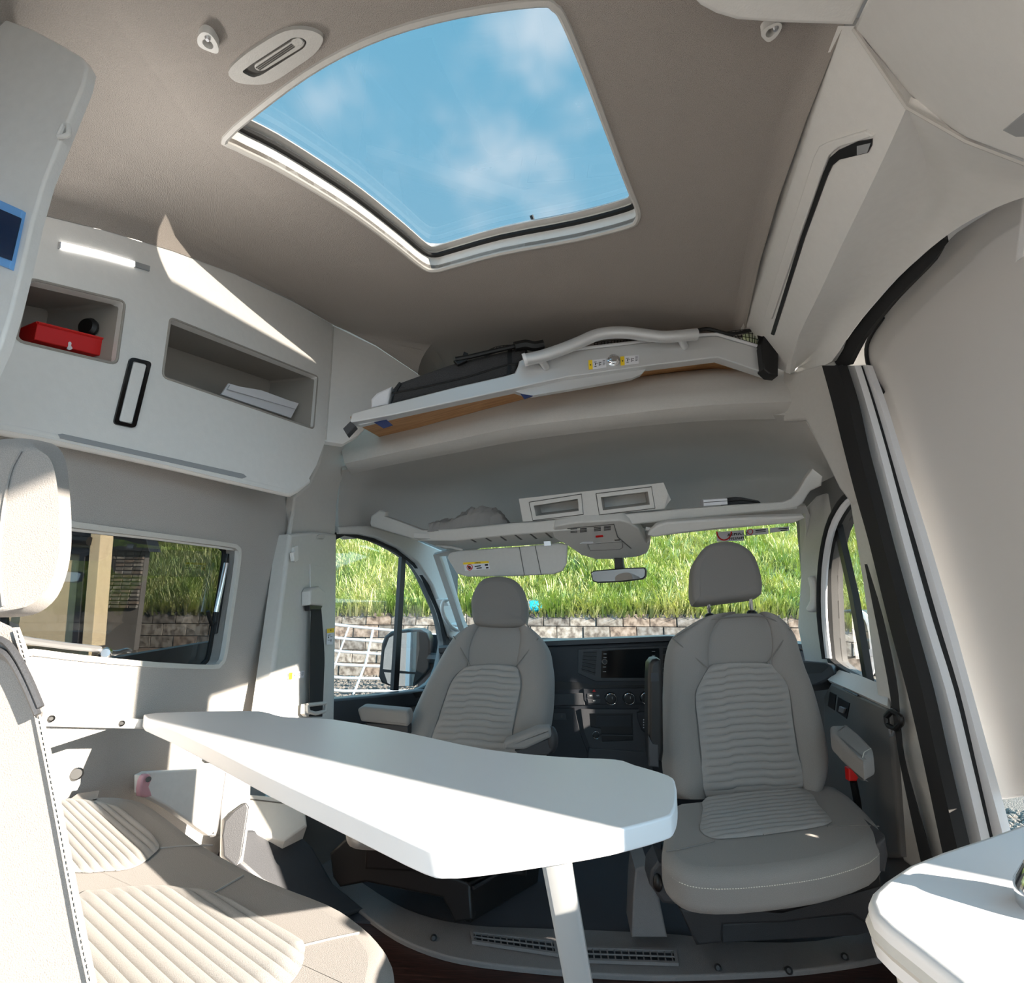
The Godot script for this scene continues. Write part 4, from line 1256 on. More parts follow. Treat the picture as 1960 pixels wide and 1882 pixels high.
func front_seats() -> void:
	# --- right seat
	var s := thing("swivel_seat", "grey swivelled cab seat on the right with cushion in full view", "seat")
	var p := tri_plane(atz(1300, 1525, -1.70), atz(1560, 1500, -1.70), atz(1413, 1175, -1.86))
	var n := facing(p)
	put(s, "backrest", seat_net([[1174, 1395, 1408, 1452, 1468], [1180, 1350, 1388, 1462, 1490], [1194, 1320, 1372, 1470, 1510], [1216, 1290, 1362, 1475, 1528], [1245, 1279, 1358, 1476, 1538], [1276, 1275, 1358, 1476, 1549], [1300, 1274, 1346, 1497, 1557], [1330, 1273, 1333, 1509, 1567], [1383, 1270, 1336, 1516, 1582], [1440, 1271, 1342, 1525, 1593], [1480, 1274, 1347, 1532, 1591], [1515, 1285, 1350, 1536, 1578], [1530, 1300, 1352, 1537, 1560]], p, 0.11, 0.022), M.seat)
	put(s, "ribbed_insert", ribbed(cat(on([1358, 1277, 1374, 1273, 1420, 1270, 1468, 1270, 1482, 1280, 1507, 1312, 1514, 1364, 1525, 1440, 1536, 1506, 1450, 1518, 1351, 1525, 1343, 1450, 1336, 1383, 1331, 1333, 1340, 1308], p), 2, true), hit(1500, 1400, p) - hit(1350, 1412, p), 0.0205, 0.006, n, 0.25), M.seat_rib)
	for q in [[1355, 1280, 1320, 1250, 1286, 1222], [1468, 1270, 1490, 1240, 1512, 1206], [1286, 1222, 1324, 1200, 1363, 1186, 1413, 1181, 1452, 1180, 1483, 1188, 1512, 1206]]:
		put(s, "seam", G.new().tube(cat(on(q, proud(p, 0.018)), 4), 0.0022, 5), M.seat_dark)
	var hp := tri_plane(atz(1340, 1150, -1.83), atz(1460, 1135, -1.83), atz(1395, 1034, -1.88))
	var hr := put(s, "headrest", slab([1327, 1096, 1326, 1125, 1329, 1146, 1342, 1153, 1400, 1146, 1452, 1139, 1462, 1128, 1460, 1100, 1448, 1064, 1428, 1044, 1403, 1034, 1378, 1034, 1353, 1043, 1337, 1062, 1329, 1078], hp, 0.10, 0.022, 2, true), M.seat_dark)
	for q in [[1355, 1150, 1359, 1180], [1436, 1140, 1439, 1174]]:
		put(hr, "post", G.new().tube(PackedVector3Array([hit(q[0], q[1], proud(hp, -0.05)), hit(q[2], q[3], proud(p, -0.03))]), 0.006, 10), M.chrome)
		var c := hit(q[2], q[3], proud(p, -0.03))
		put(hr, "collar", G.new().turned(c - Vector3(0, 0.006, 0), c + Vector3(0, 0.010, 0), [[0, 0.018], [0.6, 0.017], [1, 0.010]], 14), M.black)
	# cushion
	var cp := tri_plane(aty(1300, 1530, 0.462), atz(1560, 1500, -1.72), aty(1413, 1678, 0.425))
	var co := cat(on([1299, 1531, 1400, 1522, 1500, 1510, 1578, 1496, 1617, 1512, 1647, 1535, 1680, 1570, 1690, 1590, 1686, 1606, 1664, 1628, 1600, 1650, 1530, 1664, 1413, 1676, 1340, 1675, 1298, 1664, 1270, 1640, 1266, 1612, 1274, 1575, 1285, 1545], cp), 2, true)
	var cn := facing(cp)
	put(s, "cushion", G.new().prism(G.moved(co, cn * 0.0), -cn * 0.095, 0.03, true, 5), M.seat)
	var ci := cat(on([1346, 1549, 1342, 1575, 1341, 1592, 1366, 1607, 1430, 1603, 1491, 1596, 1581, 1581, 1589, 1568, 1566, 1543, 1540, 1512, 1450, 1522, 1353, 1529], cp), 2, true)
	put(s, "ribbed_insert", ribbed(ci, hit(1560, 1565, cp) - hit(1360, 1590, cp), 0.016, 0.005, cn, 0.2), M.seat_rib)
	var front := G.moved(inset(co, 0.004), -cn * 0.024)
	put(s, "seam", G.new().tube(closed(front), 0.002, 5), M.seat_dark)
	var half := front.slice(14, 34)
	put(s, "stitching", stitches(G.moved(half, Vector3(0, -0.004, 0.004)), 0.006), M.stitch)
	put(s, "seam", G.new().tube(cat(on([1275, 1630, 1310, 1624, 1367, 1610], proud(cp, 0.001)), 3), 0.0016, 5), M.seat_dark)
	put(s, "seam", G.new().tube(cat(on([1584, 1582, 1630, 1580, 1682, 1582], proud(cp, 0.001)), 3), 0.0016, 5), M.seat_dark)
	# armrests
	var ap := PZ(-1.66)
	var ar := put(s, "armrest", slab([1240, 1300, 1242, 1272, 1249, 1263, 1258, 1261, 1265, 1264, 1269, 1290, 1271, 1440, 1268, 1462, 1243, 1458, 1240, 1406], ap, 0.06, 0.012), M.black)
	put(ar, "release", slab([1246, 1289, 1260, 1288, 1261, 1304, 1246, 1305], proud(ap, 0.001), 0.004), M.dash)
	put(ar, "pivot", slab([1241, 1408, 1250, 1424, 1260, 1426, 1262, 1470, 1243, 1468], proud(ap, 0.004), 0.02, 0.004), M.dash_mid)
	var rp := tri_plane(atz(1590, 1390, -1.70), atz(1623, 1388, -1.72), atz(1660, 1445, -1.45))
	var ra := put(s, "armrest", G.new().prism(rounded(on([1588, 1388, 1623, 1387, 1645, 1404, 1670, 1430, 1672, 1446, 1652, 1456, 1610, 1424, 1590, 1404], rp), 0.01), -facing(rp) * 0.05, 0.012, true), M.seat)
	put(ra, "stitching", stitches(on([1651, 1450, 1654, 1440, 1668, 1432], proud(rp, 0.002)), 0.005), M.stitch)
	# swivel base
	var bp := PZ(-1.56)
	put(s, "side_cover", slab([1246, 1668, 1260, 1648, 1290, 1664, 1312, 1682, 1308, 1704, 1296, 1733, 1269, 1731, 1244, 1696], PZ(-1.46), 0.08, 0.008), M.dash_mid)
	put(s, "tilt_lever", G.new().ball(atz(1259, 1690, -1.455), Vector3(0.012, 0.02, 0.012)), M.black)
	put(s, "base_plate", slab([1300, 1700, 1500, 1720, 1685, 1664, 1690, 1700, 1500, 1752, 1300, 1742], bp, 0.25, 0.01), M.black)
	put(s, "side_shield", slab([1676, 1620, 1696, 1600, 1702, 1640, 1696, 1672, 1680, 1670], PZ(-1.45), 0.1, 0.008), M.dash_mid)
	put(s, "pedestal", slab([1300, 1740, 1500, 1742, 1685, 1690, 1700, 1780, 1668, 1778, 1630, 1752, 1500, 1768, 1386, 1772, 1382, 1806, 1334, 1812], PZ(-1.68), 0.2, 0.008), M.dark_plastic)
	put(s, "pedestal_well", slab([1380, 1770, 1640, 1750, 1690, 1780, 1640, 1792, 1384, 1806], PZ(-1.76), 0.1, 0.004), M.dash_mid)
	put(s, "rail_cover", slab([1216, 1664, 1240, 1656, 1262, 1720, 1278, 1796, 1209, 1796, 1212, 1710], PZ(-1.74), 0.12, 0.006), M.sill)
	put(s, "catch", slab([1512, 1722, 1530, 1718, 1536, 1728, 1514, 1732], PZ(-1.55), 0.02, 0.003), M.dash_mid)
	var buckle := thing("belt_buckle", "red belt buckle standing beside the right seat cushion", "buckle")
	put(buckle, "button", slab([1624, 1472, 1640, 1470, 1644, 1490, 1640, 1496, 1626, 1496], PZ(-1.66), 0.02, 0.004), M.red)
	put(buckle, "stalk", G.new().tube(PackedVector3Array([atz(1633, 1494, -1.67), atz(1640, 1530, -1.69), atz(1650, 1600, -1.72)]), 0.010, 8), M.black)
	# --- left seat
	var t := thing("swivel_seat", "grey swivelled cab seat on the left behind the table", "seat")
	var lp := tri_plane(atz(790, 1400, -1.98), atz(1050, 1400, -1.98), atz(957, 1195, -2.10))
	put(t, "backrest", seat_net([[1194, 925, 935, 982, 992], [1197, 900, 920, 990, 1010], [1208, 878, 912, 994, 1026], [1222, 862, 906, 995, 1040], [1245, 846, 900, 992, 1053], [1273, 830, 897, 988, 1058], [1286, 823, 882, 993, 1060], [1305, 813, 866, 997, 1061], [1340, 796, 853, 993, 1060], [1373, 782, 842, 985, 1057], [1412, 771, 830, 978, 1050], [1450, 766, 820, 970, 1044], [1470, 775, 818, 966, 1030]], lp, 0.11, 0.022), M.seat)
	put(t, "ribbed_insert", ribbed(cat(on([900, 1275, 940, 1273, 985, 1276, 993, 1290, 996, 1312, 990, 1345, 980, 1400, 968, 1462, 820, 1462, 840, 1378, 852, 1340, 865, 1306, 882, 1285], lp), 2, true), hit(980, 1340, lp) - hit(850, 1336, lp), 0.022, 0.006, facing(lp), 0.25), M.seat_rib)
	for q in [[900, 1274, 884, 1245, 868, 1218], [987, 1276, 1008, 1250, 1030, 1222]]:
		put(t, "seam", G.new().tube(cat(on(q, proud(lp, 0.018)), 4), 0.0022, 5), M.seat_dark)
	var lh := tri_plane(atz(905, 1190, -2.06), atz(1005, 1190, -2.06), atz(955, 1101, -2.10))
	put(t, "headrest", slab([900, 1156, 904, 1186, 914, 1196, 957, 1199, 1001, 1197, 1008, 1186, 1010, 1162, 1004, 1132, 989, 1112, 971, 1103, 948, 1101, 924, 1106, 910, 1121, 902, 1140], lh, 0.11, 0.026, 2, true), M.seat_dark)
	var cu := on([770, 1478, 1050, 1478, 1070, 1560, 760, 1570], PY(0.44))
	put(t, "cushion", G.new().prism(rounded(PackedVector3Array([Vector3(-0.62, 0.44, -1.98), Vector3(-0.08, 0.44, -1.98), Vector3(-0.06, 0.43, -1.56), Vector3(-0.62, 0.43, -1.56)]), 0.06), Vector3(0, -0.12, 0), 0.03, true, 4), M.seat)
	var la := put(t, "armrest", G.new().prism(rounded(on([683, 1358, 692, 1353, 780, 1361, 784, 1376, 780, 1392, 690, 1382], PZ(-1.92)), 0.008), Vector3(0, 0, -0.06), 0.010, true), M.seat)
	put(la, "underside", slab([700, 1384, 780, 1390, 782, 1408, 760, 1412, 712, 1400], PZ(-1.925), 0.05, 0.005), M.dark_plastic)
	var lb := put(t, "armrest", G.new().prism(rounded(on([963, 1422, 1028, 1395, 1054, 1394, 1056, 1412, 1004, 1436, 965, 1436], PZ(-1.82)), 0.008), Vector3(0, 0, -0.06), 0.010, true), M.seat)
	put(lb, "pivot", G.new().ball(atz(1056, 1416, -1.85), Vector3(0.022, 0.042, 0.025)), M.dark_plastic)
	put(lb, "underside", slab([985, 1438, 1054, 1412, 1064, 1430, 1050, 1446, 1000, 1450], PZ(-1.83), 0.05, 0.005), M.dark_plastic)
	# its swivel box under the table
	var box := tri_plane(atz(640, 1650, -1.78), atz(900, 1740, -1.72), atz(880, 1640, -1.74))
	put(t, "pedestal", slab([630, 1634, 660, 1606, 900, 1690, 905, 1762, 870, 1768, 846, 1720, 700, 1690, 650, 1700, 636, 1680], box, 0.06, 0.008), M.black)
	var bs := tri_plane(atz(905, 1762, -1.74), atz(905, 1690, -1.74), atz(1030, 1670, -2.05))
	put(t, "pedestal_side", slab([898, 1690, 1010, 1636, 1034, 1656, 1030, 1690, 902, 1768], bs, 0.03, 0.006), M.black)
	put(t, "pedestal_top", G.new().bx(Vector3(-0.36, 0.24, -1.92), Vector3(0.5, 0.12, 0.36), Basis.IDENTITY, 0.01), M.black)
	put(t, "rail", G.new().tube(on([905, 1700, 1000, 1646], proud(bs, 0.006)), 0.006, 6), M.dash)
	var _skip := cu

# ================================================================= bed over the cab
func bed_over_cab() -> void:
	var b := thing("overcab_bed", "pale aluminium bed frame with plywood base above the cab", "bed")
	var bed := tri_plane(atz(670, 800, -1.56), atz(1480, 700, -1.80), atz(1100, 600, -1.70))
	var p := bed
	put(b, "front_rail", slab([673, 791, 713, 780, 748, 772, 875, 740, 968, 719, 985, 714, 991, 702, 994, 691, 1004, 686, 1030, 681, 1090, 673, 1160, 664, 1244, 655, 1329, 645, 1371, 643, 1457, 668, 1466, 690, 1481, 720, 1374, 684, 1236, 701, 1086, 722, 980, 745, 875, 768, 760, 793, 670, 810], p, 0.035, 0.004), M.alu_white)
	put(b, "rail_lip", slab([670, 810, 760, 793, 875, 768, 980, 745, 1086, 722, 1236, 701, 1374, 684, 1481, 720, 1482, 724, 1372, 689, 1237, 706, 1228, 716, 1210, 724, 1086, 746, 1020, 757, 1000, 754, 985, 749, 875, 772, 760, 797, 690, 814], proud(bed, -0.025), 0.02), M.alu_white)
	put(b, "top_edge", G.new().tube(on([1010, 682, 1090, 671, 1160, 663, 1244, 653, 1329, 643, 1371, 641, 1457, 666], proud(bed, -0.012)), 0.008, 8), M.paint)
	var deck := on([672, 806, 760, 790, 875, 765, 980, 742, 1086, 719, 1236, 698, 1374, 684, 1470, 708], proud(bed, -0.040))
	var rear := PackedVector3Array()
	for v in deck: rear.append(Vector3(v.x, v.y + 0.06, -2.3))
	put(b, "plywood_base", G.new().shell([deck, rear], 0.015), M.ply)
	for q in [[715, 808, 738, 802, 752, 814, 734, 820], [992, 748, 1008, 744, 1020, 758, 1004, 764]]:
		put(b, "blue_strap", slab(q, proud(bed, -0.028), 0.003), M.blue)
	var hr := put(b, "handrail", G.new().tube(cat(on([1006, 689, 1040, 681, 1075, 669, 1110, 655, 1140, 642, 1168, 637, 1200, 637, 1240, 642, 1275, 645, 1333, 640], proud(bed, 0.045)), 4), 0.0205, 14), M.alu_white)
	for q in [[1032, 684, 1046, 704], [1303, 648, 1311, 664]]:
		put(hr, "post", G.new().tube(PackedVector3Array([hit(q[0], q[1], proud(bed, 0.043)), hit(q[2], q[3], proud(bed, 0.000))]), 0.013, 10), M.alu_white)
	put(hr, "end_cap", G.new().tube(PackedVector3Array([hit(1002, 690, proud(bed, 0.043)), hit(1008, 688, proud(bed, 0.045))]), 0.022, 12), M.paint)
	var c := hit(1174, 691, proud(bed, 0.000))
	put(b, "lock_knob", G.new().turned(c, c + Vector3(0, 0, 0.018), [[0, 0.021], [0.4, 0.021], [0.5, 0.015], [0.9, 0.015], [1, 0.011]]), M.chrome)
	sticker(b, [1126, 690, 1160, 686, 1161, 704, 1127, 708], proud(bed, 0.002), true)
	sticker(b, [1187, 683, 1223, 679, 1223, 696, 1188, 700], proud(bed, 0.002), true)
	put(b, "hinge_bracket", slab([1455, 606, 1474, 606, 1477, 618, 1484, 649, 1491, 676, 1490, 719, 1474, 717, 1462, 706, 1457, 663, 1463, 640], proud(bed, 0.030), 0.04, 0.005), M.black)
	put(b, "gas_spring", G.new().tube(PackedVector3Array([hit(1489, 656, proud(bed, 0.010)), atz(1511, 700, -1.82)]), 0.009, 8), M.black)
	put(b, "foot", slab([656, 820, 670, 806, 681, 815, 664, 833], proud(bed, 0.010), 0.03, 0.004), M.dash_mid)
	# mattress
	var m := thing("mattress", "dark grey mattress lying on the bed above the cab", "mattress")
	var mz := proud(bed, -0.045)
	put(m, "cushion", G.new().prism(on([748, 774, 757, 742, 768, 731, 820, 712, 872, 694, 920, 682, 973, 670, 998, 663, 1010, 668, 1012, 684, 992, 694, 988, 714, 968, 722, 875, 743], mz), -facing(bed) * 0.28 + Vector3(0, 0.045, 0), 0.012), M.mattress)
	put(m, "seam", G.new().tube(cat(on([750, 753, 820, 739, 900, 720, 968, 699, 990, 698], proud(bed, -0.043)), 3), 0.003, 6), M.black)
	put(m, "strap", slab([972, 671, 980, 669, 976, 717, 970, 719], proud(bed, -0.041), 0.004), M.black)
	put(m, "corner_tab", slab([753, 745, 764, 731, 768, 733, 758, 752], proud(bed, -0.040), 0.004), M.black)
	var sh := thing("bed_sheet", "white cloth end at the left of the dark mattress", "sheet")
	put(sh, "cloth", G.new().prism(on([710, 782, 710, 764, 721, 752, 750, 739, 746, 756, 743, 774], proud(bed, -0.030)), -facing(bed) * 0.26 + Vector3(0, 0.045, 0), 0.008), M.paper)
	# safety net, rolled up on the mattress
	var n := thing("safety_net", "black safety net bunched along the bed's edge", "net")
	put(n, "batten", G.new().tube(on([872, 688, 900, 683, 950, 671, 1000, 660], proud(bed, -0.022)), 0.009, 8), M.black)
	put(n, "batten_end", slab([868, 690, 884, 684, 888, 672, 896, 676, 894, 690, 876, 698], proud(bed, -0.020), 0.015, 0.003), M.black)
	put(n, "bundle", G.new().tube(cat(on([985, 664, 1005, 660, 1022, 663, 1040, 660], proud(bed, -0.020)), 4), 0.018, 8), M.black)
	for q in [[[925, 676, 950, 664, 985, 660, 1020, 661], [928, 682, 955, 674, 990, 667, 1022, 668]], [[1136, 668, 1170, 662, 1200, 655, 1230, 650], [1138, 656, 1170, 652, 1200, 650, 1230, 646]], [[1370, 640, 1400, 634, 1440, 630, 1462, 634], [1385, 646, 1410, 648, 1440, 656, 1460, 664]]]:
		var top := cat(on(q[0], proud(bed, -0.028)), 5)
		var low := cat(on(q[1], proud(bed, -0.028)), 5)
		var g := G.new()
		for i in top.size(): g.tube(PackedVector3Array([top[i], low[i]]), 0.0014, 4)
		for k in 4:
			var line := PackedVector3Array()
			for i in top.size(): line.append(top[i].lerp(low[i], k / 3.0))
			g.tube(line, 0.0014, 4)
		put(n, "mesh", g, M.black)
	put(n, "edge_tape", G.new().tube(cat(on([1330, 634, 1352, 630, 1372, 634, 1400, 640, 1440, 632, 1464, 630], proud(bed, -0.030)), 3), 0.007, 6), M.black)

# ================================================================= cab fittings
func cab_fittings() -> void:
	shelf_and_console()
	dashboard()
	door_fittings()
	wing_mirrors()

func shelf_and_console() -> void:
	var sp := tri_plane(atz(708, 1000, -2.12), atz(1576, 920, -1.90), atz(1100, 1100, -2.06))
	var n := facing(sp)
	var s := thing("overhead_shelf", "grey moulded shelf above the windscreen with upswept ends", "shelf")
	put(s, "lip", slab([708, 1002, 710, 988, 726, 976, 738, 980, 737, 989, 760, 997, 793, 1009, 808, 1015, 860, 1013, 986, 1001, 1100, 992, 1270, 977, 1400, 967, 1498, 961, 1514, 955, 1528, 940, 1542, 916, 1556, 897, 1575, 912, 1573, 930, 1552, 940, 1545, 950, 1537, 964, 1520, 974, 1400, 986, 1270, 998, 1100, 1016, 986, 1024, 870, 1036, 800, 1036, 778, 1028, 730, 1014, 710, 1008], sp, 0.03, 0.006), M.trim_grey)
	put(s, "tray", slab([785, 1024, 870, 1029, 986, 1018, 1100, 1009, 1270, 992, 1400, 980, 1525, 968, 1525, 974, 1400, 986, 1270, 998, 1100, 1016, 986, 1024, 870, 1036, 790, 1033], proud(sp, -0.005), 0.42), M.trim_grey)
	var up := tri_plane(atz(800, 1036, -2.13), atz(1070, 1016, -2.10), atz(960, 1047, -2.36))
	var us := put(s, "underside", slab([792, 1030, 870, 1034, 986, 1022, 1075, 1013, 1092, 1034, 1060, 1041, 864, 1053, 846, 1050], up, 0.02, 0.002), M.trim_grey)
	for k in 6:
		var x := 895.0 + k * 29.0
		put(us, "slot", slab([x, 1030 - k * 2.4, x + 3, 1029.8 - k * 2.4, x + 18, 1038 - k * 1.6, x + 14, 1038.4 - k * 1.6], proud(up, 0.001), 0.002), M.seam)
	# centre box with two cubby holes
	var bp := proud(sp, 0.012)
	var cb := put(s, "centre_box", G.new().plate(on([993, 955, 1270, 924, 1279, 948, 1271, 974, 1001, 999], bp), [on([1022, 968, 1106, 955, 1108, 978, 1026, 988], bp), on([1150, 952, 1240, 941, 1244, 966, 1154, 977], bp)], -n * 0.012), M.trim_grey)
	put(cb, "side", G.new().prism(on([1270, 924, 1284, 956, 1271, 975], proud(bp, -0.012)), -n * 0.2), M.trim_grey)
	put(cb, "top", slab([993, 955, 1270, 924, 1271, 930, 994, 961], proud(bp, -0.012), 0.2), M.trim_grey)
	for q in [[1022, 968, 1106, 955, 1108, 978, 1026, 988], [1150, 952, 1240, 941, 1244, 966, 1154, 977]]:
		var rim := on(q, bp)
		var deep := G.moved(inset(rim, 0.006), -n * 0.12)
		var cu := put(cb, "cubby", G.new().grid([closed(rim), closed(deep)]).cap(deep), M.trim_grey)
		put(cu, "frame", G.new().plate(inset(rim, -0.014), [rim], n * 0.004), M.trim_grey)
		put(cu, "joint", G.new().tube(closed(inset(G.moved(rim, n * 0.001), -0.016)), 0.0016, 5), M.seam)
	# crumpled cloth on the shelf
	var cl := thing("crumpled_cloth", "crumpled grey cloth lying on the left of the overhead shelf", "cloth")
	var no := FastNoiseLite.new()
	no.seed = 5
	no.frequency = 9.0
	var rows := []
	var base := hit(904, 1010, proud(sp, -0.11)) + Vector3(0, 0.0, 0)
	for j in 19:
		var row := PackedVector3Array()
		for i in 41:
			var u := i / 40.0
			var v := j / 18.0
			var x := lerpf(-0.17, 0.17, u)
			var z := lerpf(0.08, -0.13, v)
			var body := pow(sin(PI * clampf(u * 0.92 + 0.06, 0, 1)), 0.6) * pow(sin(PI * clampf(v, 0.02, 0.98)), 0.5)
			var fold := 0.5 + 0.5 * sin(22.0 * x + 30.0 * z + 5.0 * no.get_noise_2d(x * 2, z * 2))
			var h := body * (0.030 + 0.055 * smoothstep(0.2, 0.7, u) * (1.0 - smoothstep(0.85, 1.0, u)) + 0.018 * fold + 0.02 * no.get_noise_2d(x * 3.0, z * 3.0))
			if v < 0.12: h -= 0.03 * (1.0 - v / 0.12)
			row.append(base + Vector3(x + 0.012 * no.get_noise_2d(z * 4.0, x * 4.0), h, z - x * 0.1))
		rows.append(row)
	put(cl, "cloth", G.new().shell(rows, 0.003), M.seat_back_cloth)
	var wb := thing("white_case", "small white case on the right of the overhead shelf", "case")
	put(wb, "body", slab([1346, 957, 1392, 954, 1393, 966, 1347, 969], proud(sp, -0.02), 0.08, 0.002), M.paper)
	put(wb, "lid_line", G.new().tube(on([1347, 962, 1392, 959], proud(sp, -0.0195)), 0.0012, 5), M.seam)
	var po := thing("dark_pouch", "flat black zipped pouch beside the white case on the shelf", "pouch")
	put(po, "body", slab([1388, 956, 1420, 952, 1452, 958, 1458, 963, 1392, 970], proud(sp, -0.05), 0.12, 0.008), M.mattress)
	put(po, "zip", G.new().tube(on([1392, 961, 1420, 957, 1454, 962], proud(sp, -0.049)), 0.002, 5), M.black)
	# roof console
	var rc := thing("roof_console", "grey roof console with vents and a red button above the mirror", "console")
	var cp := tri_plane(atz(1060, 1012, -2.03), atz(1230, 1002, -1.99), atz(1160, 1068, -2.22))
	put(rc, "body", slab([1056, 1020, 1062, 1008, 1100, 1001, 1186, 996, 1205, 1001, 1222, 1012, 1238, 1040, 1246, 1032, 1243, 1050, 1238, 1060, 1222, 1066, 1180, 1071, 1140, 1071, 1112, 1063, 1088, 1046, 1060, 1030], cp, 0.05, 0.006), M.trim_grey)
	var c1 := proud(cp, 0.002)
	put(rc, "panel_line", G.new().tube(on([1086, 1012, 1175, 1004, 1182, 1028, 1208, 1050], c1), 0.0018, 5), M.seam)
	for k in 4:
		var x: float = [1092, 1110, 1137, 1156][k]
		var y: float = [1013, 1012, 1010, 1008.5][k]
		var v := put(rc, "vent", slab([x, y, x + 13, y - 1, x + 14, y + 7.5, x + 1, y + 8.5], c1, 0.002), M.trim_grey)
		for j in 4: put(v, "slit", slab([x, y + j * 2.1, x + 13, y - 1 + j * 2.1, x + 13, y + j * 2.1, x, y + 1.1 + j * 2.1], proud(c1, 0.0008), 0.001), M.ink)
	put(rc, "red_button", slab([1140, 1026.5, 1154, 1025, 1155, 1028, 1141, 1029.5], proud(c1, 0.001), 0.002), M.red)
	put(rc, "lamp_lens", slab([1110, 1041, 1116, 1038.5, 1135, 1038, 1136, 1041], proud(c1, 0.001), 0.002), M.paper)
	put(rc, "glasses_case", slab([1125, 1042, 1190, 1037, 1192, 1048, 1186, 1052, 1130, 1054], proud(c1, 0.002), 0.003, 0.001), M.trim_grey)
	put(rc, "case_line", G.new().tube(closed(on([1125, 1042, 1190, 1037, 1192, 1048, 1186, 1052, 1130, 1054], proud(c1, 0.002))), 0.0012, 5), M.seam)
	put(rc, "switch", slab([1176, 1034, 1186, 1033, 1187, 1035, 1177, 1036], proud(c1, 0.001), 0.002), M.seam)
	# mirror
	var mi := thing("rear_view_mirror", "wide interior mirror hanging below the roof console", "mirror")
	var mp := tri_plane(atz(1135, 1105, -2.12), atz(1230, 1095, -2.06), atz(1180, 1140, -2.09))
	var mo := rounded(on([1130, 1096, 1138, 1092, 1200, 1087, 1234, 1086, 1237, 1092, 1236, 1104, 1230, 1109, 1190, 1114, 1144, 1116, 1134, 1113], mp), 0.006)
	put(mi, "housing", G.new().prism(mo, -facing(mp) * 0.025, 0.003), M.black)
	put(mi, "mirror_glass", G.new().prism(G.moved(inset(mo, 0.0045), facing(mp) * 0.001), -facing(mp) * 0.002), M.mirror)
	put(mi, "stem", slab([1175, 1068, 1191, 1068, 1194, 1090, 1176, 1090], proud(mp, -0.03), 0.03, 0.004), M.black)
	# visors
	var vz := tri_plane(atz(860, 1060, -2.22), atz(1080, 1045, -2.16), atz(960, 1100, -2.19))
	var v1 := thing("sun_visor", "folded-down grey sun visor with a yellow airbag label on the left", "visor")
	put(v1, "flap", slab([856, 1068, 860, 1058, 880, 1054, 1000, 1046, 1072, 1039, 1086, 1042, 1084, 1078, 1077, 1092, 1060, 1099, 980, 1103, 894, 1104, 874, 1098], vz, 0.02, 0.005), M.trim_grey)
	put(v1, "rod", G.new().tube(on([835, 1044, 866, 1048, 885, 1053], proud(vz, -0.01)), 0.006, 8), M.trim_grey)
	put(v1, "clip", slab([1040, 1036, 1054, 1035, 1055, 1045, 1041, 1046], proud(vz, 0.006), 0.02, 0.002), M.alu)
	put(v1, "fold_line", G.new().tube(on([994, 1047, 1004, 1102], proud(vz, 0.001)), 0.0015, 5), M.seam)
	put(v1, "fold_line", G.new().tube(on([1024, 1044, 1036, 1101], proud(vz, 0.001)), 0.0015, 5), M.seam)
	var lab := proud(vz, 0.002)
	var st := put(v1, "airbag_label", slab([887, 1077, 935, 1074, 938, 1089, 890, 1093], lab, 0.001), M.paper)
	put(st, "band", slab([886, 1077, 935, 1074, 936, 1078, 887, 1081], proud(lab, 0.0006), 0.001), M.yellow)
	lettering(st, "AIRBAG", hit(914, 1077.5, proud(lab, 0.001)), hit(935, 1074, lab) - hit(887, 1077, lab), Vector3.UP, 0.007, M.ink)
	var ring := PackedVector3Array()
	var rcn := hit(899, 1086, proud(lab, 0.0012))
	var rr := (hit(935, 1082, lab) - hit(899, 1086, lab)).normalized()
	var ru := facing(lab).cross(rr)
	for k in 17: ring.append(rcn + (rr * cos(TAU * k / 16) + ru * sin(TAU * k / 16)) * 0.012)
	put(st, "ban_ring", G.new().tube(ring, 0.0016, 5).tube(PackedVector3Array([ring[6], ring[14]]), 0.0014, 5), M.red)
	var pr := G.new()
	for q in [[895, 1084, 900, 1083, 903, 1089, 897, 1090], [908, 1084, 920, 1082, 920, 1084, 909, 1086], [912, 1087, 922, 1086, 922, 1088, 912, 1089], [928, 1080, 934, 1079.5, 934, 1083, 928, 1083.5], [930, 1086, 935, 1085.5, 935, 1088, 930, 1088.5]]: pr.prism(on(q, proud(lab, 0.0008)), -facing(lab) * 0.001)
	put(st, "print", pr, M.ink)
	var v2 := thing("sun_visor", "folded-up grey sun visor under the right end of the shelf", "visor")
	var v2p := tri_plane(atz(1245, 1022, -1.95), atz(1535, 995, -1.85), atz(1400, 1040, -1.92))
	put(v2, "flap", slab([1240, 1026, 1243, 1018, 1256, 1006, 1275, 1000, 1360, 994, 1450, 990, 1538, 988, 1541, 993, 1520, 1002, 1430, 1010, 1340, 1018, 1290, 1024, 1250, 1029], v2p, 0.03, 0.008), M.trim_grey)
	put(v2, "rod", G.new().tube(on([1236, 1012, 1250, 1014], proud(v2p, -0.04)), 0.007, 8), M.trim_grey)
	# labels stuck on the windscreen
	var sc := thing("windscreen_label", "white stickers at the top right of the windscreen about vehicle height", "sticker")
	var wp := proud(screen_plane, 0.02)
	put(sc, "sheet", slab([1372, 1019, 1424, 1015, 1424, 1035, 1372, 1037], wp, 0.0008), M.paper)
	put(sc, "sheet", slab([1428, 1014, 1470, 1011, 1471, 1022, 1428, 1026], wp, 0.0008), M.paper)
	put(sc, "sheet", slab([1474, 1011, 1510, 1008, 1510, 1016, 1474, 1020], wp, 0.0008), M.paper)
	var wt := proud(wp, 0.001)
	var rdir := hit(1424, 1017, wp) - hit(1372, 1021, wp)
	lettering(sc, "VEHICLE", hit(1412, 1021.5, wt), rdir, Vector3.UP, 0.019, M.ink)
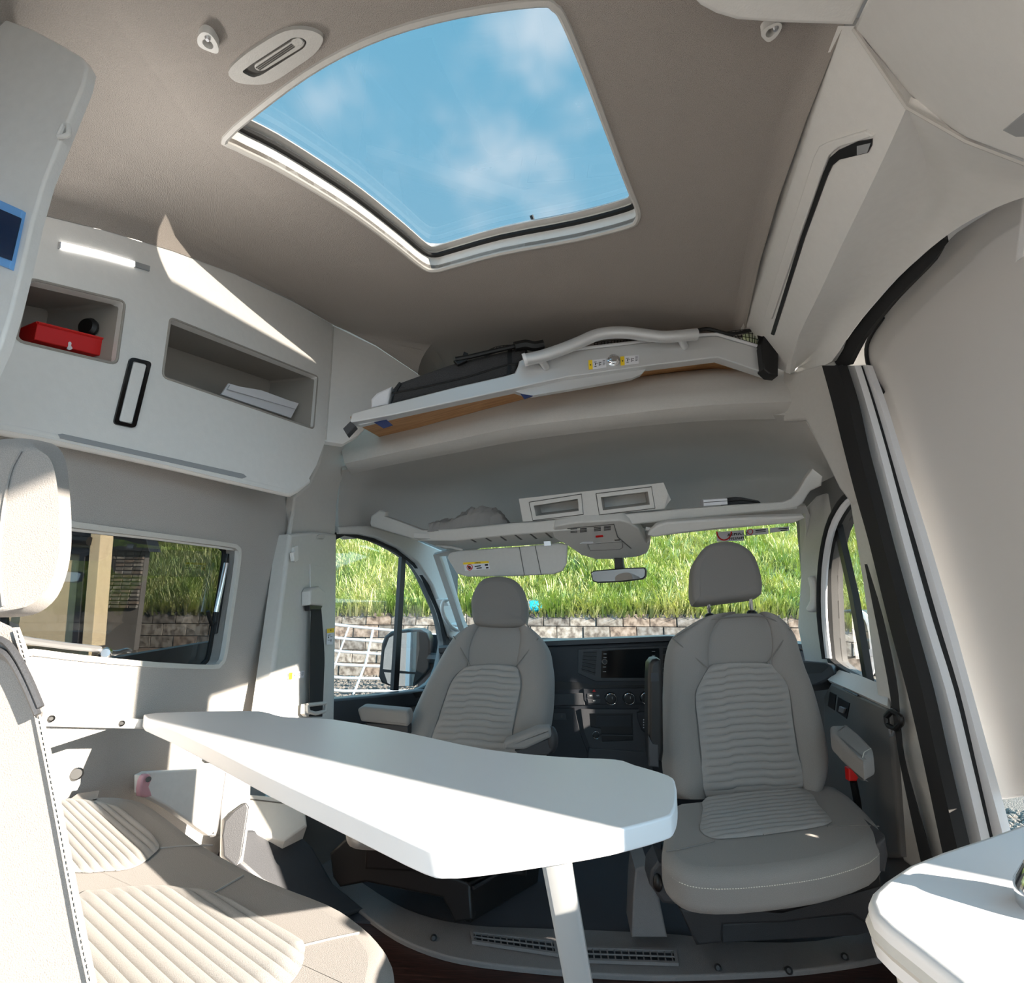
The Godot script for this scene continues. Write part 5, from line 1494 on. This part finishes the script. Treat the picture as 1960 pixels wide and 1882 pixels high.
	lettering(sc, "HEIGHT", hit(1412, 1029.5, wt), rdir, Vector3.UP, 0.019, M.ink)
	lettering(sc, "FT", hit(1396, 1025, wt), rdir, Vector3.UP, 0.014, M.ink)
	var arc := PackedVector3Array()
	for k in 13: arc.append(hit(1386 + 14 * cos(PI * k / 12.0), 1018 + 16 * sin(PI * k / 12.0), wt))
	put(sc, "red_ring", G.new().tube(arc, 0.003, 5), M.red)
	var pr2 := G.new()
	for q in [[1446, 1015, 1466, 1013.5, 1466, 1015, 1446, 1016.5], [1446, 1018.5, 1466, 1017, 1466, 1018, 1446, 1019.5], [1490, 1012, 1508, 1010.5, 1508, 1012, 1490, 1013.5], [1494, 1015, 1506, 1014, 1506, 1015.5, 1494, 1016.5]]: pr2.prism(on(q, wt), -facing(wp) * 0.001)
	put(sc, "print", pr2, M.ink)
	var rg := PackedVector3Array()
	for k in 13: rg.append(hit(1436 + 5 * cos(TAU * k / 12.0), 1018 + 5 * sin(TAU * k / 12.0), wt))
	put(sc, "ban_ring", G.new().tube(rg, 0.0016, 5), M.red)
	# grab handles on the windscreen pillars
	var h1 := thing("grab_handle", "white grab handle on the left windscreen pillar", "handle")
	var hp := proud(door_left, 0.10)
	put(h1, "bar", G.new().tube(cat(on([857, 1148, 849, 1152, 846, 1166, 852, 1184, 864, 1200, 876, 1205, 886, 1199], hp), 4), 0.010, 10), M.white)
	put(h1, "mount", slab([852, 1148, 864, 1146, 868, 1158, 858, 1160], proud(door_left, 0.09), 0.06, 0.004), M.white)
	put(h1, "mount", slab([874, 1196, 888, 1192, 892, 1204, 880, 1210], proud(door_left, 0.09), 0.06, 0.004), M.white)
	var h2 := thing("grab_handle", "pale grab handle on the right windscreen pillar", "handle")
	var hz := tri_plane(atz(1545, 1100, -2.12), atz(1545, 1170, -2.14), atz(1565, 1130, -2.08))
	put(h2, "bar", slab([1544, 1106, 1552, 1104, 1559, 1118, 1562, 1150, 1558, 1169, 1546, 1172, 1541, 1164, 1548, 1150, 1548, 1124], hz, 0.03, 0.008, 2), M.white)

func slats(parent: Node3D, o: PackedVector3Array, count: int, n: Vector3, m: Material) -> void:
	for k in count:
		var t := (k + 0.5) / count
		var a := o[0].lerp(o[3], t)
		var b := o[1].lerp(o[2], t)
		var d := (o[3] - o[0]).normalized() * 0.005
		put(parent, "slat", G.new().prism(PackedVector3Array([a - d, b - d, b + d * 0.2 - n * 0.012, a + d * 0.2 - n * 0.012]), d * 0.6), m)

func dashboard() -> void:
	var p := PZ(-2.42)
	var n := Vector3.BACK
	var d := thing("dashboard", "dark dashboard with a central touchscreen and round climate knobs", "dashboard")
	put(d, "body", slab([840, 1250, 960, 1241, 1060, 1237, 1280, 1228, 1420, 1232, 1548, 1246, 1552, 1560, 840, 1560], p, 0.16, 0.01), M.dash)
	put(d, "top_pad", G.new().shell([on([840, 1250, 960, 1240, 1060, 1236, 1280, 1227, 1420, 1231, 1550, 1244], PZ(-2.42)), on([840, 1244, 960, 1234, 1060, 1231, 1280, 1223, 1420, 1227, 1560, 1238], PZ(-2.70))], 0.02), M.dash_mid)
	var q1 := proud(p, 0.012)
	put(d, "surround", slab([1107, 1243, 1180, 1240, 1300, 1236, 1300, 1304, 1140, 1305, 1124, 1298, 1106, 1289], q1, 0.012, 0.003), M.dash_mid)
	var q2 := proud(q1, 0.002)
	for a in [[1117, 1247, 1143, 1245, 1139, 1293, 1113, 1284], [1269, 1241, 1290, 1240, 1290, 1292, 1269, 1294]]:
		var v := put(d, "vent", slab(a, q2, 0.003), M.black)
		slats(v, on(a, proud(q2, 0.006)), 6, n, M.dash_mid)
	var s := put(d, "touchscreen", slab([1152, 1246, 1200, 1243, 1262, 1241, 1262, 1298, 1150, 1298], q2, 0.004, 0.001), M.black_gloss)
	for k in [[1157, 1266.5], [1250, 1263]]:
		var c := hit(k[0], k[1], proud(q2, 0.001))
		put(s, "knob", G.new().turned(c, c + n * 0.012, [[0, 0.0125], [0.7, 0.0115], [1, 0.009]]), M.dash)
		put(s, "knob_ring", G.new().tube(ring_at(c + n * 0.012, n, 0.010), 0.0014, 5), M.chrome)
	for k in [[1158, 1252], [1158, 1259], [1157, 1277], [1157, 1286], [1251, 1247], [1251, 1255]]:
		put(s, "key", slab([k[0] - 3, k[1] - 0.6, k[0] + 3, k[1] - 0.6, k[0] + 3, k[1] + 0.6, k[0] - 3, k[1] + 0.6], proud(q2, 0.0015), 0.001), M.lamp_off)
	put(d, "shelf_gap", slab([850, 1302, 1060, 1304, 1104, 1306, 1140, 1312, 1300, 1310, 1300, 1318, 1110, 1319, 850, 1325], proud(p, 0.002), 0.004), M.black)
	put(d, "trim_band", slab([850, 1328, 1058, 1329, 1116, 1327, 1120, 1350, 1058, 1352, 850, 1352], proud(p, 0.008), 0.01, 0.003), M.dash_mid)
	var cl := put(d, "climate_panel", slab([1117, 1319, 1300, 1316, 1300, 1348, 1126, 1349, 1118, 1340], proud(p, 0.010), 0.01, 0.002), M.dash)
	var q3 := proud(p, 0.012)
	for k in [[1169, 1337], [1203.5, 1336.5], [1236, 1335.5]]:
		var c := hit(k[0], k[1], q3)
		var kn := put(cl, "knob", G.new().turned(c, c + n * 0.022, [[0, 0.026], [0.3, 0.025], [0.9, 0.021], [1, 0.018]], 22), M.black)
		put(kn, "ring", G.new().tube(ring_at(c + n * 0.018, n, 0.0225), 0.002, 6), M.chrome)
		put(kn, "pointer", G.new().bx(c + n * 0.0225 + Vector3(0.004, 0.006, 0), Vector3(0.002, 0.010, 0.001)), M.lamp_off)
	put(cl, "hazard_button", slab([1137, 1319.5, 1140.5, 1324.5, 1133.5, 1324.5], proud(q3, 0.001), 0.001), M.red)
	for a in [[1124, 1328, 1136, 1328, 1136, 1336, 1124, 1336], [1137.5, 1328, 1149, 1328, 1149, 1336, 1137.5, 1336], [1124, 1337.5, 1149, 1337.5, 1149, 1346, 1126, 1346]]:
		var bt := put(cl, "button", slab(a, proud(q3, 0.001), 0.004, 0.001), M.dash_mid)
		var cx: float = (a[0] + a[2]) / 2.0 + 1.0
		var cy: float = (a[1] + a[5]) / 2.0
		put(bt, "symbol", slab([cx - 3, cy - 1, cx + 2, cy - 1.6, cx + 3, cy + 0.6, cx - 2, cy + 1], proud(q3, 0.002), 0.0005), M.lamp_off)
	# lower part
	put(d, "glove_box", slab([850, 1357, 1100, 1356, 1110, 1400, 1128, 1450, 1135, 1520, 850, 1520], proud(p, 0.006), 0.008, 0.002), M.dash)
	var lk := put(d, "lock_plate", slab([1060, 1366, 1083, 1366, 1085, 1378, 1060, 1378], proud(p, 0.008), 0.004, 0.001), M.dash_mid)
	put(lk, "keyhole", G.new().turned(hit(1075, 1371, proud(p, 0.008)), hit(1075, 1371, proud(p, 0.012)), [[0, 0.007], [1, 0.006]], 12), M.black)
	var lo := on([1112, 1358, 1222, 1358, 1240, 1400, 1240, 1440, 1130, 1432, 1118, 1400], proud(p, 0.014))
	var hole := on([1128, 1366, 1211, 1366, 1212, 1418, 1152, 1420, 1150, 1395, 1130, 1392], proud(p, 0.014))
	var ls := put(d, "lower_console", G.new().plate(lo, [hole], -n * 0.012), M.dash_mid)
	put(ls, "pocket", G.new().prism(G.moved(hole, -n * 0.011), -n * 0.001), M.black)
	put(ls, "pocket_shelf", G.new().bx(hit(1181, 1407, proud(p, 0.008)), Vector3(0.14, 0.004, 0.012)), M.dash_mid)
	put(ls, "pocket_back", slab([1142, 1370, 1208, 1369, 1208, 1391, 1140, 1391], proud(p, 0.006), 0.003), M.dash)
	var so := hit(1141, 1407, proud(p, 0.014))
	put(ls, "socket", G.new().turned(so, so + n * 0.006, [[0, 0.016], [0.6, 0.015], [1, 0.012]]), M.black)
	put(ls, "socket_ring", G.new().tube(ring_at(so + n * 0.006, n, 0.0145), 0.0018, 5), M.chrome)
	var gs := put(d, "gear_panel", slab([1219, 1364, 1300, 1362, 1300, 1412, 1242, 1410, 1228, 1398, 1221, 1380], proud(p, 0.022), 0.02, 0.004), M.dash)
	for k in 4: put(gs, "mark", slab([1231, 1377 + k * 5, 1233, 1377 + k * 5, 1233, 1379 + k * 5, 1231, 1379 + k * 5], proud(p, 0.024), 0.001), M.paper)
	put(d, "tunnel", slab([1128, 1432, 1245, 1440, 1260, 1560, 1110, 1560], proud(p, 0.02), 0.02, 0.004), M.dash_mid)
	# tray at the right end
	var tp := tri_plane(atz(1548, 1260, -2.05), atz(1590, 1270, -1.98), atz(1560, 1310, -2.02))
	var tr := put(d, "end_tray", slab([1520, 1262, 1580, 1268, 1590, 1274, 1598, 1290, 1582, 1304, 1562, 1313, 1520, 1318], tp, 0.10, 0.008), M.dash_mid)
	put(tr, "recess", slab([1520, 1268, 1580, 1270, 1586, 1276, 1572, 1288, 1520, 1292], proud(tp, 0.001), 0.002), M.black)

func ring_at(c: Vector3, n: Vector3, r: float) -> PackedVector3Array:
	var u := n.cross(Vector3.UP).normalized()
	var w := n.cross(u)
	var o := PackedVector3Array()
	for k in 21: o.append(c + (u * cos(TAU * k / 20) + w * sin(TAU * k / 20)) * r)
	return o

func door_fittings() -> void:
	var d1 := get_node("door_1")
	var p := proud(door_left, 0.05)
	put(d1, "armrest", slab([600, 1345, 640, 1338, 720, 1331, 800, 1322, 880, 1316, 890, 1340, 800, 1352, 748, 1362, 690, 1392, 640, 1402, 600, 1404], p, 0.05, 0.010), M.dash_mid)
	put(d1, "pull_recess", slab([790, 1326, 846, 1318, 850, 1326, 796, 1336], proud(p, 0.001), 0.003), M.black)
	put(d1, "divider_bar", slab([769, 1066, 777, 1072, 763, 1322, 753, 1322], proud(door_left, 0.004), 0.02), M.black)
	var d2 := get_node("door_2")
	var q := proud(door_right, 0.05)
	put(d2, "panel", slab([1576, 1332, 1590, 1306, 1634, 1326, 1692, 1352, 1702, 1357, 1722, 1640, 1650, 1640, 1576, 1520], q, 0.05, 0.010), M.door_grey)
	var top := on([1588, 1306, 1634, 1326, 1692, 1353, 1704, 1358], q)
	var far := on([1612, 1286, 1650, 1298, 1692, 1316, 1706, 1322], proud(door_right, 0.005))
	put(d2, "ledge", G.new().shell([top, far], 0.01), M.trim_grey)
	put(d2, "ledge_well", slab([1612, 1318, 1640, 1302, 1662, 1312, 1640, 1332], tri_plane(top[0] + Vector3(0, 0.004, 0), top[2] + Vector3(0, 0.004, 0), far[1] + Vector3(0, 0.004, 0)), 0.003), M.dash)
	put(d2, "switch_plate", slab([1588, 1324, 1600, 1330, 1597, 1360, 1584, 1352], proud(q, 0.002), 0.004, 0.001), M.black)
	put(d2, "handle_recess", slab([1604, 1334, 1626, 1346, 1620, 1376, 1600, 1362], proud(q, 0.002), 0.004, 0.001), M.black)
	put(d2, "handle", slab([1606, 1352, 1616, 1356, 1613, 1366, 1604, 1362], proud(q, 0.008), 0.006, 0.002), M.alu)
	put(d2, "divider_bar", slab([1594, 1005, 1600, 1000, 1632, 1140, 1660, 1304, 1652, 1302, 1624, 1140], proud(door_right, 0.004), 0.02), M.black)
	put(d2, "inner_frame", G.new().tube(cat(on([1586, 1260, 1578, 1180, 1579, 1090, 1592, 1015, 1616, 968, 1642, 944], proud(door_right, 0.02)), 3), 0.011, 8), M.paint)
	put(d2, "outer_seal", G.new().tube(cat(on([1578, 1262, 1568, 1180, 1570, 1085, 1584, 1010, 1608, 962, 1636, 938], proud(door_right, 0.03)), 3), 0.009, 8), M.rubber)

func wing_mirrors() -> void:
	var p := PZ(-2.95)
	var m := thing("wing_mirror", "black wing mirror outside the left cab window", "mirror")
	put(m, "housing", slab([730, 1233, 736, 1218, 748, 1209, 780, 1205, 805, 1205, 817, 1212, 823, 1227, 824, 1280, 808, 1299, 793, 1314, 754, 1317, 730, 1308, 724, 1296], p, 0.10, 0.012), M.black)
	put(m, "upper_glass", slab([736, 1245, 745, 1221, 760, 1213, 802, 1209, 803, 1242, 796, 1287, 733, 1281], proud(p, 0.002), 0.003), M.mirror)
	put(m, "lower_glass", slab([735, 1287, 794, 1291, 790, 1313, 756, 1314, 742, 1308], proud(p, 0.002), 0.003), M.mirror)
	put(m, "arm", G.new().tube(PackedVector3Array([atz(822, 1260, -2.98), atz(850, 1262, -2.90)]), 0.03, 8), M.black)
	var q := tri_plane(atx(1605, 1200, 1.30), atx(1660, 1200, 1.24), atx(1630, 1280, 1.27))
	var r := thing("wing_mirror", "black and white wing mirror outside the right cab window", "mirror")
	put(r, "housing", slab([1603, 1178, 1608, 1168, 1625, 1166, 1640, 1169, 1658, 1182, 1668, 1208, 1673, 1270, 1664, 1294, 1621, 1288, 1606, 1230], q, 0.08, 0.010), M.black)
	put(r, "upper_glass", slab([1607, 1182, 1612, 1172, 1630, 1174, 1640, 1200, 1645, 1254, 1622, 1258, 1612, 1230], proud(q, 0.002), 0.003), M.mirror)
	put(r, "lower_glass", slab([1622, 1262, 1646, 1258, 1656, 1286, 1626, 1284], proud(q, 0.002), 0.003), M.mirror)
	put(r, "outer_cap", G.new().tube(cat(on([1640, 1169, 1658, 1182, 1668, 1208, 1673, 1270, 1664, 1292], q), 3), 0.012, 8), M.paint)
	put(r, "indicator", slab([1663, 1243, 1678, 1241, 1679, 1256, 1665, 1257], proud(q, 0.02), 0.02, 0.002), M.paper)
	put(r, "arm", G.new().tube(PackedVector3Array([hit(1630, 1290, q), hit(1640, 1320, proud(q, 0.02))]), 0.03, 8), M.black)

# ================================================================= outdoors
func hill_height(x: float, z: float, n: FastNoiseLite) -> float:
	var s := maxf(0.0, -9.1 - z)
	return 0.50 + 0.46 * s - 0.006 * s * s + 0.22 * n.get_noise_2d(x, z) * minf(s, 1.0)

func outdoors() -> void:
	var n := FastNoiseLite.new()
	n.seed = 9
	n.frequency = 0.25
	struct("floor_outside", G.new().bx(Vector3(0, -0.55, 0), Vector3(80, 0.1, 80)), M.gravel, "grey gravel yard")
	# the slope
	var rows := []
	for j in 25:
		var z := -9.1 - 24.0 * pow(j / 24.0, 1.2)
		var row := PackedVector3Array()
		for i in 49:
			var x := -24.0 + i
			row.append(Vector3(x, hill_height(x, z, n), z))
		rows.append(row)
	struct("ground_slope", G.new().grid(rows), M.soil, "grassy bank behind the retaining wall")
	grass(n)
	retaining_wall()
	field_gate()
	house()
	stones()
	var ball := thing("teal_ball", "shiny teal ball lying on top of the retaining wall", "ball")
	var c := hit(1022, 1186, PZ(-9.16))
	put(ball, "shell", G.new().ball(Vector3(c.x, 0.66, -9.16), Vector3(0.16, 0.11, 0.13)), M.teal)
	put(ball, "stripe", G.new().tube(ring_at(Vector3(c.x - 0.04, 0.66, -9.16), Vector3(0.9, 0.3, 0.3).normalized(), 0.12), 0.012, 6), M.seam)

func grass(n: FastNoiseLite) -> void:
	var kinds := 3
	for kind in kinds:
		var v := PackedVector3Array()
		var nn := PackedVector3Array()
		for b in 9:
			var a := rng.randf() * TAU
			var d := Vector3(cos(a), 0, sin(a))
			var s := Vector3(-d.z, 0, d.x) * rng.randf_range(0.006, 0.011)
			var root := d * rng.randf() * 0.07
			var h := rng.randf_range(0.12, 0.30)
			var lean := d * rng.randf_range(0.05, 0.22)
			var mid := root + lean * 0.35 + Vector3(0, h * 0.65, 0)
			var tip := root + lean + Vector3(0, h * (0.75 if kind == 2 else 1.0), 0)
			for t in [[root - s, mid - s * 0.8, mid + s * 0.8], [root - s, mid + s * 0.8, root + s], [mid - s * 0.8, tip, mid + s * 0.8]]:
				var fn: Vector3 = (t[2] - t[0]).cross(t[1] - t[0]).normalized()
				for q in t:
					v.append(q)
					nn.append((fn + Vector3.UP * 0.8).normalized())
		var arr := []
		arr.resize(Mesh.ARRAY_MAX)
		arr[Mesh.ARRAY_VERTEX] = v
		arr[Mesh.ARRAY_NORMAL] = nn
		var m := ArrayMesh.new()
		m.add_surface_from_arrays(Mesh.PRIMITIVE_TRIANGLES, arr)
		m.surface_set_material(0, M.grass)
		var mm := MultiMesh.new()
		mm.transform_format = MultiMesh.TRANSFORM_3D
		mm.use_colors = true
		mm.mesh = m
		var count := 17000
		mm.instance_count = count
		for i in count:
			var z := -9.12 - 15.0 * pow(rng.randf(), 1.5)
			var far := -z
			var x := rng.randf_range(-0.95, 0.80) * far
			var patch := 0.5 + 0.5 * n.get_noise_2d(x * 3.0 + 40.0, z * 4.0)
			var dry := clampf(patch * 1.3 - 0.25 + rng.randf_range(-0.2, 0.25), 0.0, 1.0)
			var c := Color(0.21, 0.32, 0.075).lerp(Color(0.66, 0.61, 0.33), dry)
			c = c * rng.randf_range(0.75, 1.2)
			var k := rng.randf_range(0.7, 1.5)
			mm.set_instance_transform(i, Transform3D(Basis(Vector3.UP, rng.randf() * TAU).scaled(Vector3(k, k * rng.randf_range(0.7, 1.2), k)), Vector3(x, hill_height(x, z, n) - 0.02, z)))
			mm.set_instance_color(i, Color(c.r, c.g, c.b))
		var o := MultiMeshInstance3D.new()
		o.name = numbered("meadow_grass")
		o.multimesh = mm
		o.material_override = M.grass
		add_child(o)
		o.set_meta("kind", "stuff")
		o.set_meta("label", ["long green and straw grass covering the bank", "short upright grass between the long tufts on the bank", "drooping grass tufts over the bank"][kind])
		o.set_meta("category", "grass")

func retaining_wall() -> void:
	var w := thing("retaining_wall", "weathered concrete block retaining wall below the grassy bank", "wall")
	put(w, "core", G.new().bx(Vector3(-1, 0.0, -9.25), Vector3(26, 1.1, 0.2)), M.mortar)
	var variants := []
	for k in 5:
		var g := G.new()
		g.bx(Vector3.ZERO, Vector3(0.428, 0.200, 0.16), Basis.IDENTITY, 0.008)
		for i in g.v.size(): g.v[i] += Vector3(0, 0, 0.004 * sin(g.v[i].x * 37.0 + k * 2.0) * cos(g.v[i].y * 29.0 + k))
		variants.append(g.mesh(Vector3.ZERO))
	var count := 0
	for r in 5:
		for c in 50:
			var x := -10.6 + c * 0.44 + (0.22 if r % 2 else 0.0)
			if x > 9.5: continue
			var o := MeshInstance3D.new()
			o.name = "block"
			o.mesh = variants[(r * 3 + c * 7) % 5]
			var tone := (r * 5 + c * 3 + c / 4) % 4
			o.material_override = M["block_%d" % tone]
			o.position = Vector3(x, -0.40 + r * 0.212, -9.16 + 0.006 * ((r * 7 + c * 5) % 3)) - w.position
			w.add_child(o, true)
			count += 1

func field_gate() -> void:
	var p := tri_plane(Vector3(-3.6, 0, -7.4), Vector3(-1.2, 0, -8.2), Vector3(-3.6, 1, -7.4 - 0.25))
	var g := thing("field_gate", "galvanised tubular field gate leaning outside the left cab window", "gate")
	for k in 6:
		put(g, "bar", G.new().tube(on([600, 1191 + k * 25.5, 660, 1198 + k * 25, 860, 1218 + k * 21], p), 0.020, 8), M.galvanised)
	put(g, "upright", G.new().tube(on([714, 1206, 700, 1270, 676, 1330], p), 0.018, 8), M.galvanised)
	put(g, "upright", G.new().tube(on([850, 1216, 842, 1270, 834, 1330], p), 0.020, 8), M.galvanised)
	put(g, "brace", G.new().tube(on([668, 1200, 644, 1265, 620, 1330], p), 0.014, 8), M.galvanised)

func house() -> void:
	var z := -6.6
	var p := PZ(z)
	struct("ground_tarmac", G.new().bx(Vector3(-7.5, -0.498, -3.0), Vector3(10, 0.02, 11)), M.tarmac, "grey tarmac yard seen through the side window")
	var h := thing("rendered_house", "cream rendered house wall with dark posts seen through the side window", "house")
	var hx: float = atz(172, 1100, z - 0.1).x
	put(h, "wall", G.new().bx(Vector3(hx - 3.3, 1.2, z - 0.2), Vector3(6.6, 3.4, 0.2)), M.render_wall)
	put(h, "doorway", slab([60, 1048, 158, 1062, 150, 1240, 30, 1236], PZ(z + 0.02), 0.06), M.render_wall)
	put(h, "dark_frame", slab([-40, 1034, 172, 1050, 172, 1062, 162, 1066, 148, 1240, 136, 1240, 152, 1062, -40, 1046], PZ(z + 0.1), 0.08, 0.005), M.dash)
	put(h, "post", slab([174, 1012, 194, 1014, 176, 1238, 156, 1236], PZ(z + 0.12), 0.2, 0.01), M.render_wall)
	put(h, "gutter", G.new().tube(on([-40, 1018, 172, 1036], PZ(z + 0.15)), 0.06, 8), M.black)
	put(h, "roof", slab([-40, 960, 172, 975, 175, 1034, -40, 1016], PZ(z + 0.05), 0.3, 0.01), M.dash)
	var b := thing("stone_outhouse", "low stone outhouse with a dark roof and window beside the cream house", "outhouse")
	var bz := -8.0
	var a0 := atz(190, 1050, bz)
	var a1 := atz(272, 1058, bz)
	var y0 := atz(240, 1165, bz).y
	put(b, "core", G.new().bx(Vector3((a0.x + a1.x) / 2, (a0.y + y0) / 2 - 0.3, bz - 0.12), Vector3(a1.x - a0.x, a0.y - y0 + 0.7, 0.1)), M.mortar)
	put(b, "roof", slab([186, 1026, 200, 1018, 280, 1034, 286, 1056, 190, 1052], PZ(bz + 0.1), 0.25, 0.01), M.dash)
	put(b, "window", slab([187, 1068, 218, 1072, 216, 1098, 185, 1096], PZ(bz + 0.06), 0.04, 0.004), M.black)
	var rows := 16
	var hh := (a0.y - y0) / rows
	var wide := 0.155
	var var_mesh := []
	for k in 4: var_mesh.append(G.new().bx(Vector3.ZERO, Vector3(wide * (0.78 + 0.06 * k), hh * 0.72, 0.05), Basis.IDENTITY, 0.006).mesh(Vector3.ZERO))
	for r in rows:
		var x := a0.x + (wide / 2 if r % 2 else 0.08)
		var c := 0
		while x < a1.x - 0.05:
			var o := MeshInstance3D.new()
			o.name = "brick"
			o.mesh = var_mesh[(r * 3 + c) % 4]
			o.material_override = M["block_%d" % ((r * 3 + c * 5) % 4)]
			o.position = Vector3(x, y0 + (r + 0.5) * hh, bz - 0.03) - b.position
			b.add_child(o, true)
			x += wide
			c += 1

func stones() -> void:
	var m := G.new().ball(Vector3.ZERO, Vector3(0.024, 0.016, 0.020), Basis.IDENTITY, 7, 5).mesh(Vector3.ZERO)
	m.surface_set_material(0, M.gravel)
	var mm := MultiMesh.new()
	mm.transform_format = MultiMesh.TRANSFORM_3D
	mm.mesh = m
	var spots := []
	for i in 9000: spots.append(Vector3(rng.randf_range(1.3, 3.8), 0, rng.randf_range(-4.2, -1.2)))
	for i in 6000: spots.append(Vector3(rng.randf_range(-4.6, -1.8), 0, rng.randf_range(-9.0, -4.6)))
	mm.instance_count = spots.size()
	for i in spots.size():
		var k := rng.randf_range(0.6, 1.7)
		mm.set_instance_transform(i, Transform3D(Basis.from_euler(Vector3(rng.randf() * 6, rng.randf() * 6, rng.randf() * 6)).scaled(Vector3(k, k, k)), spots[i] + Vector3(0, -0.495, 0)))
	var o := MultiMeshInstance3D.new()
	o.name = "gravel_stones"
	o.multimesh = mm
	o.material_override = M.gravel
	add_child(o)
	o.set_meta("kind", "stuff")
	o.set_meta("label", "loose grey gravel stones on the yard")
	o.set_meta("category", "gravel")
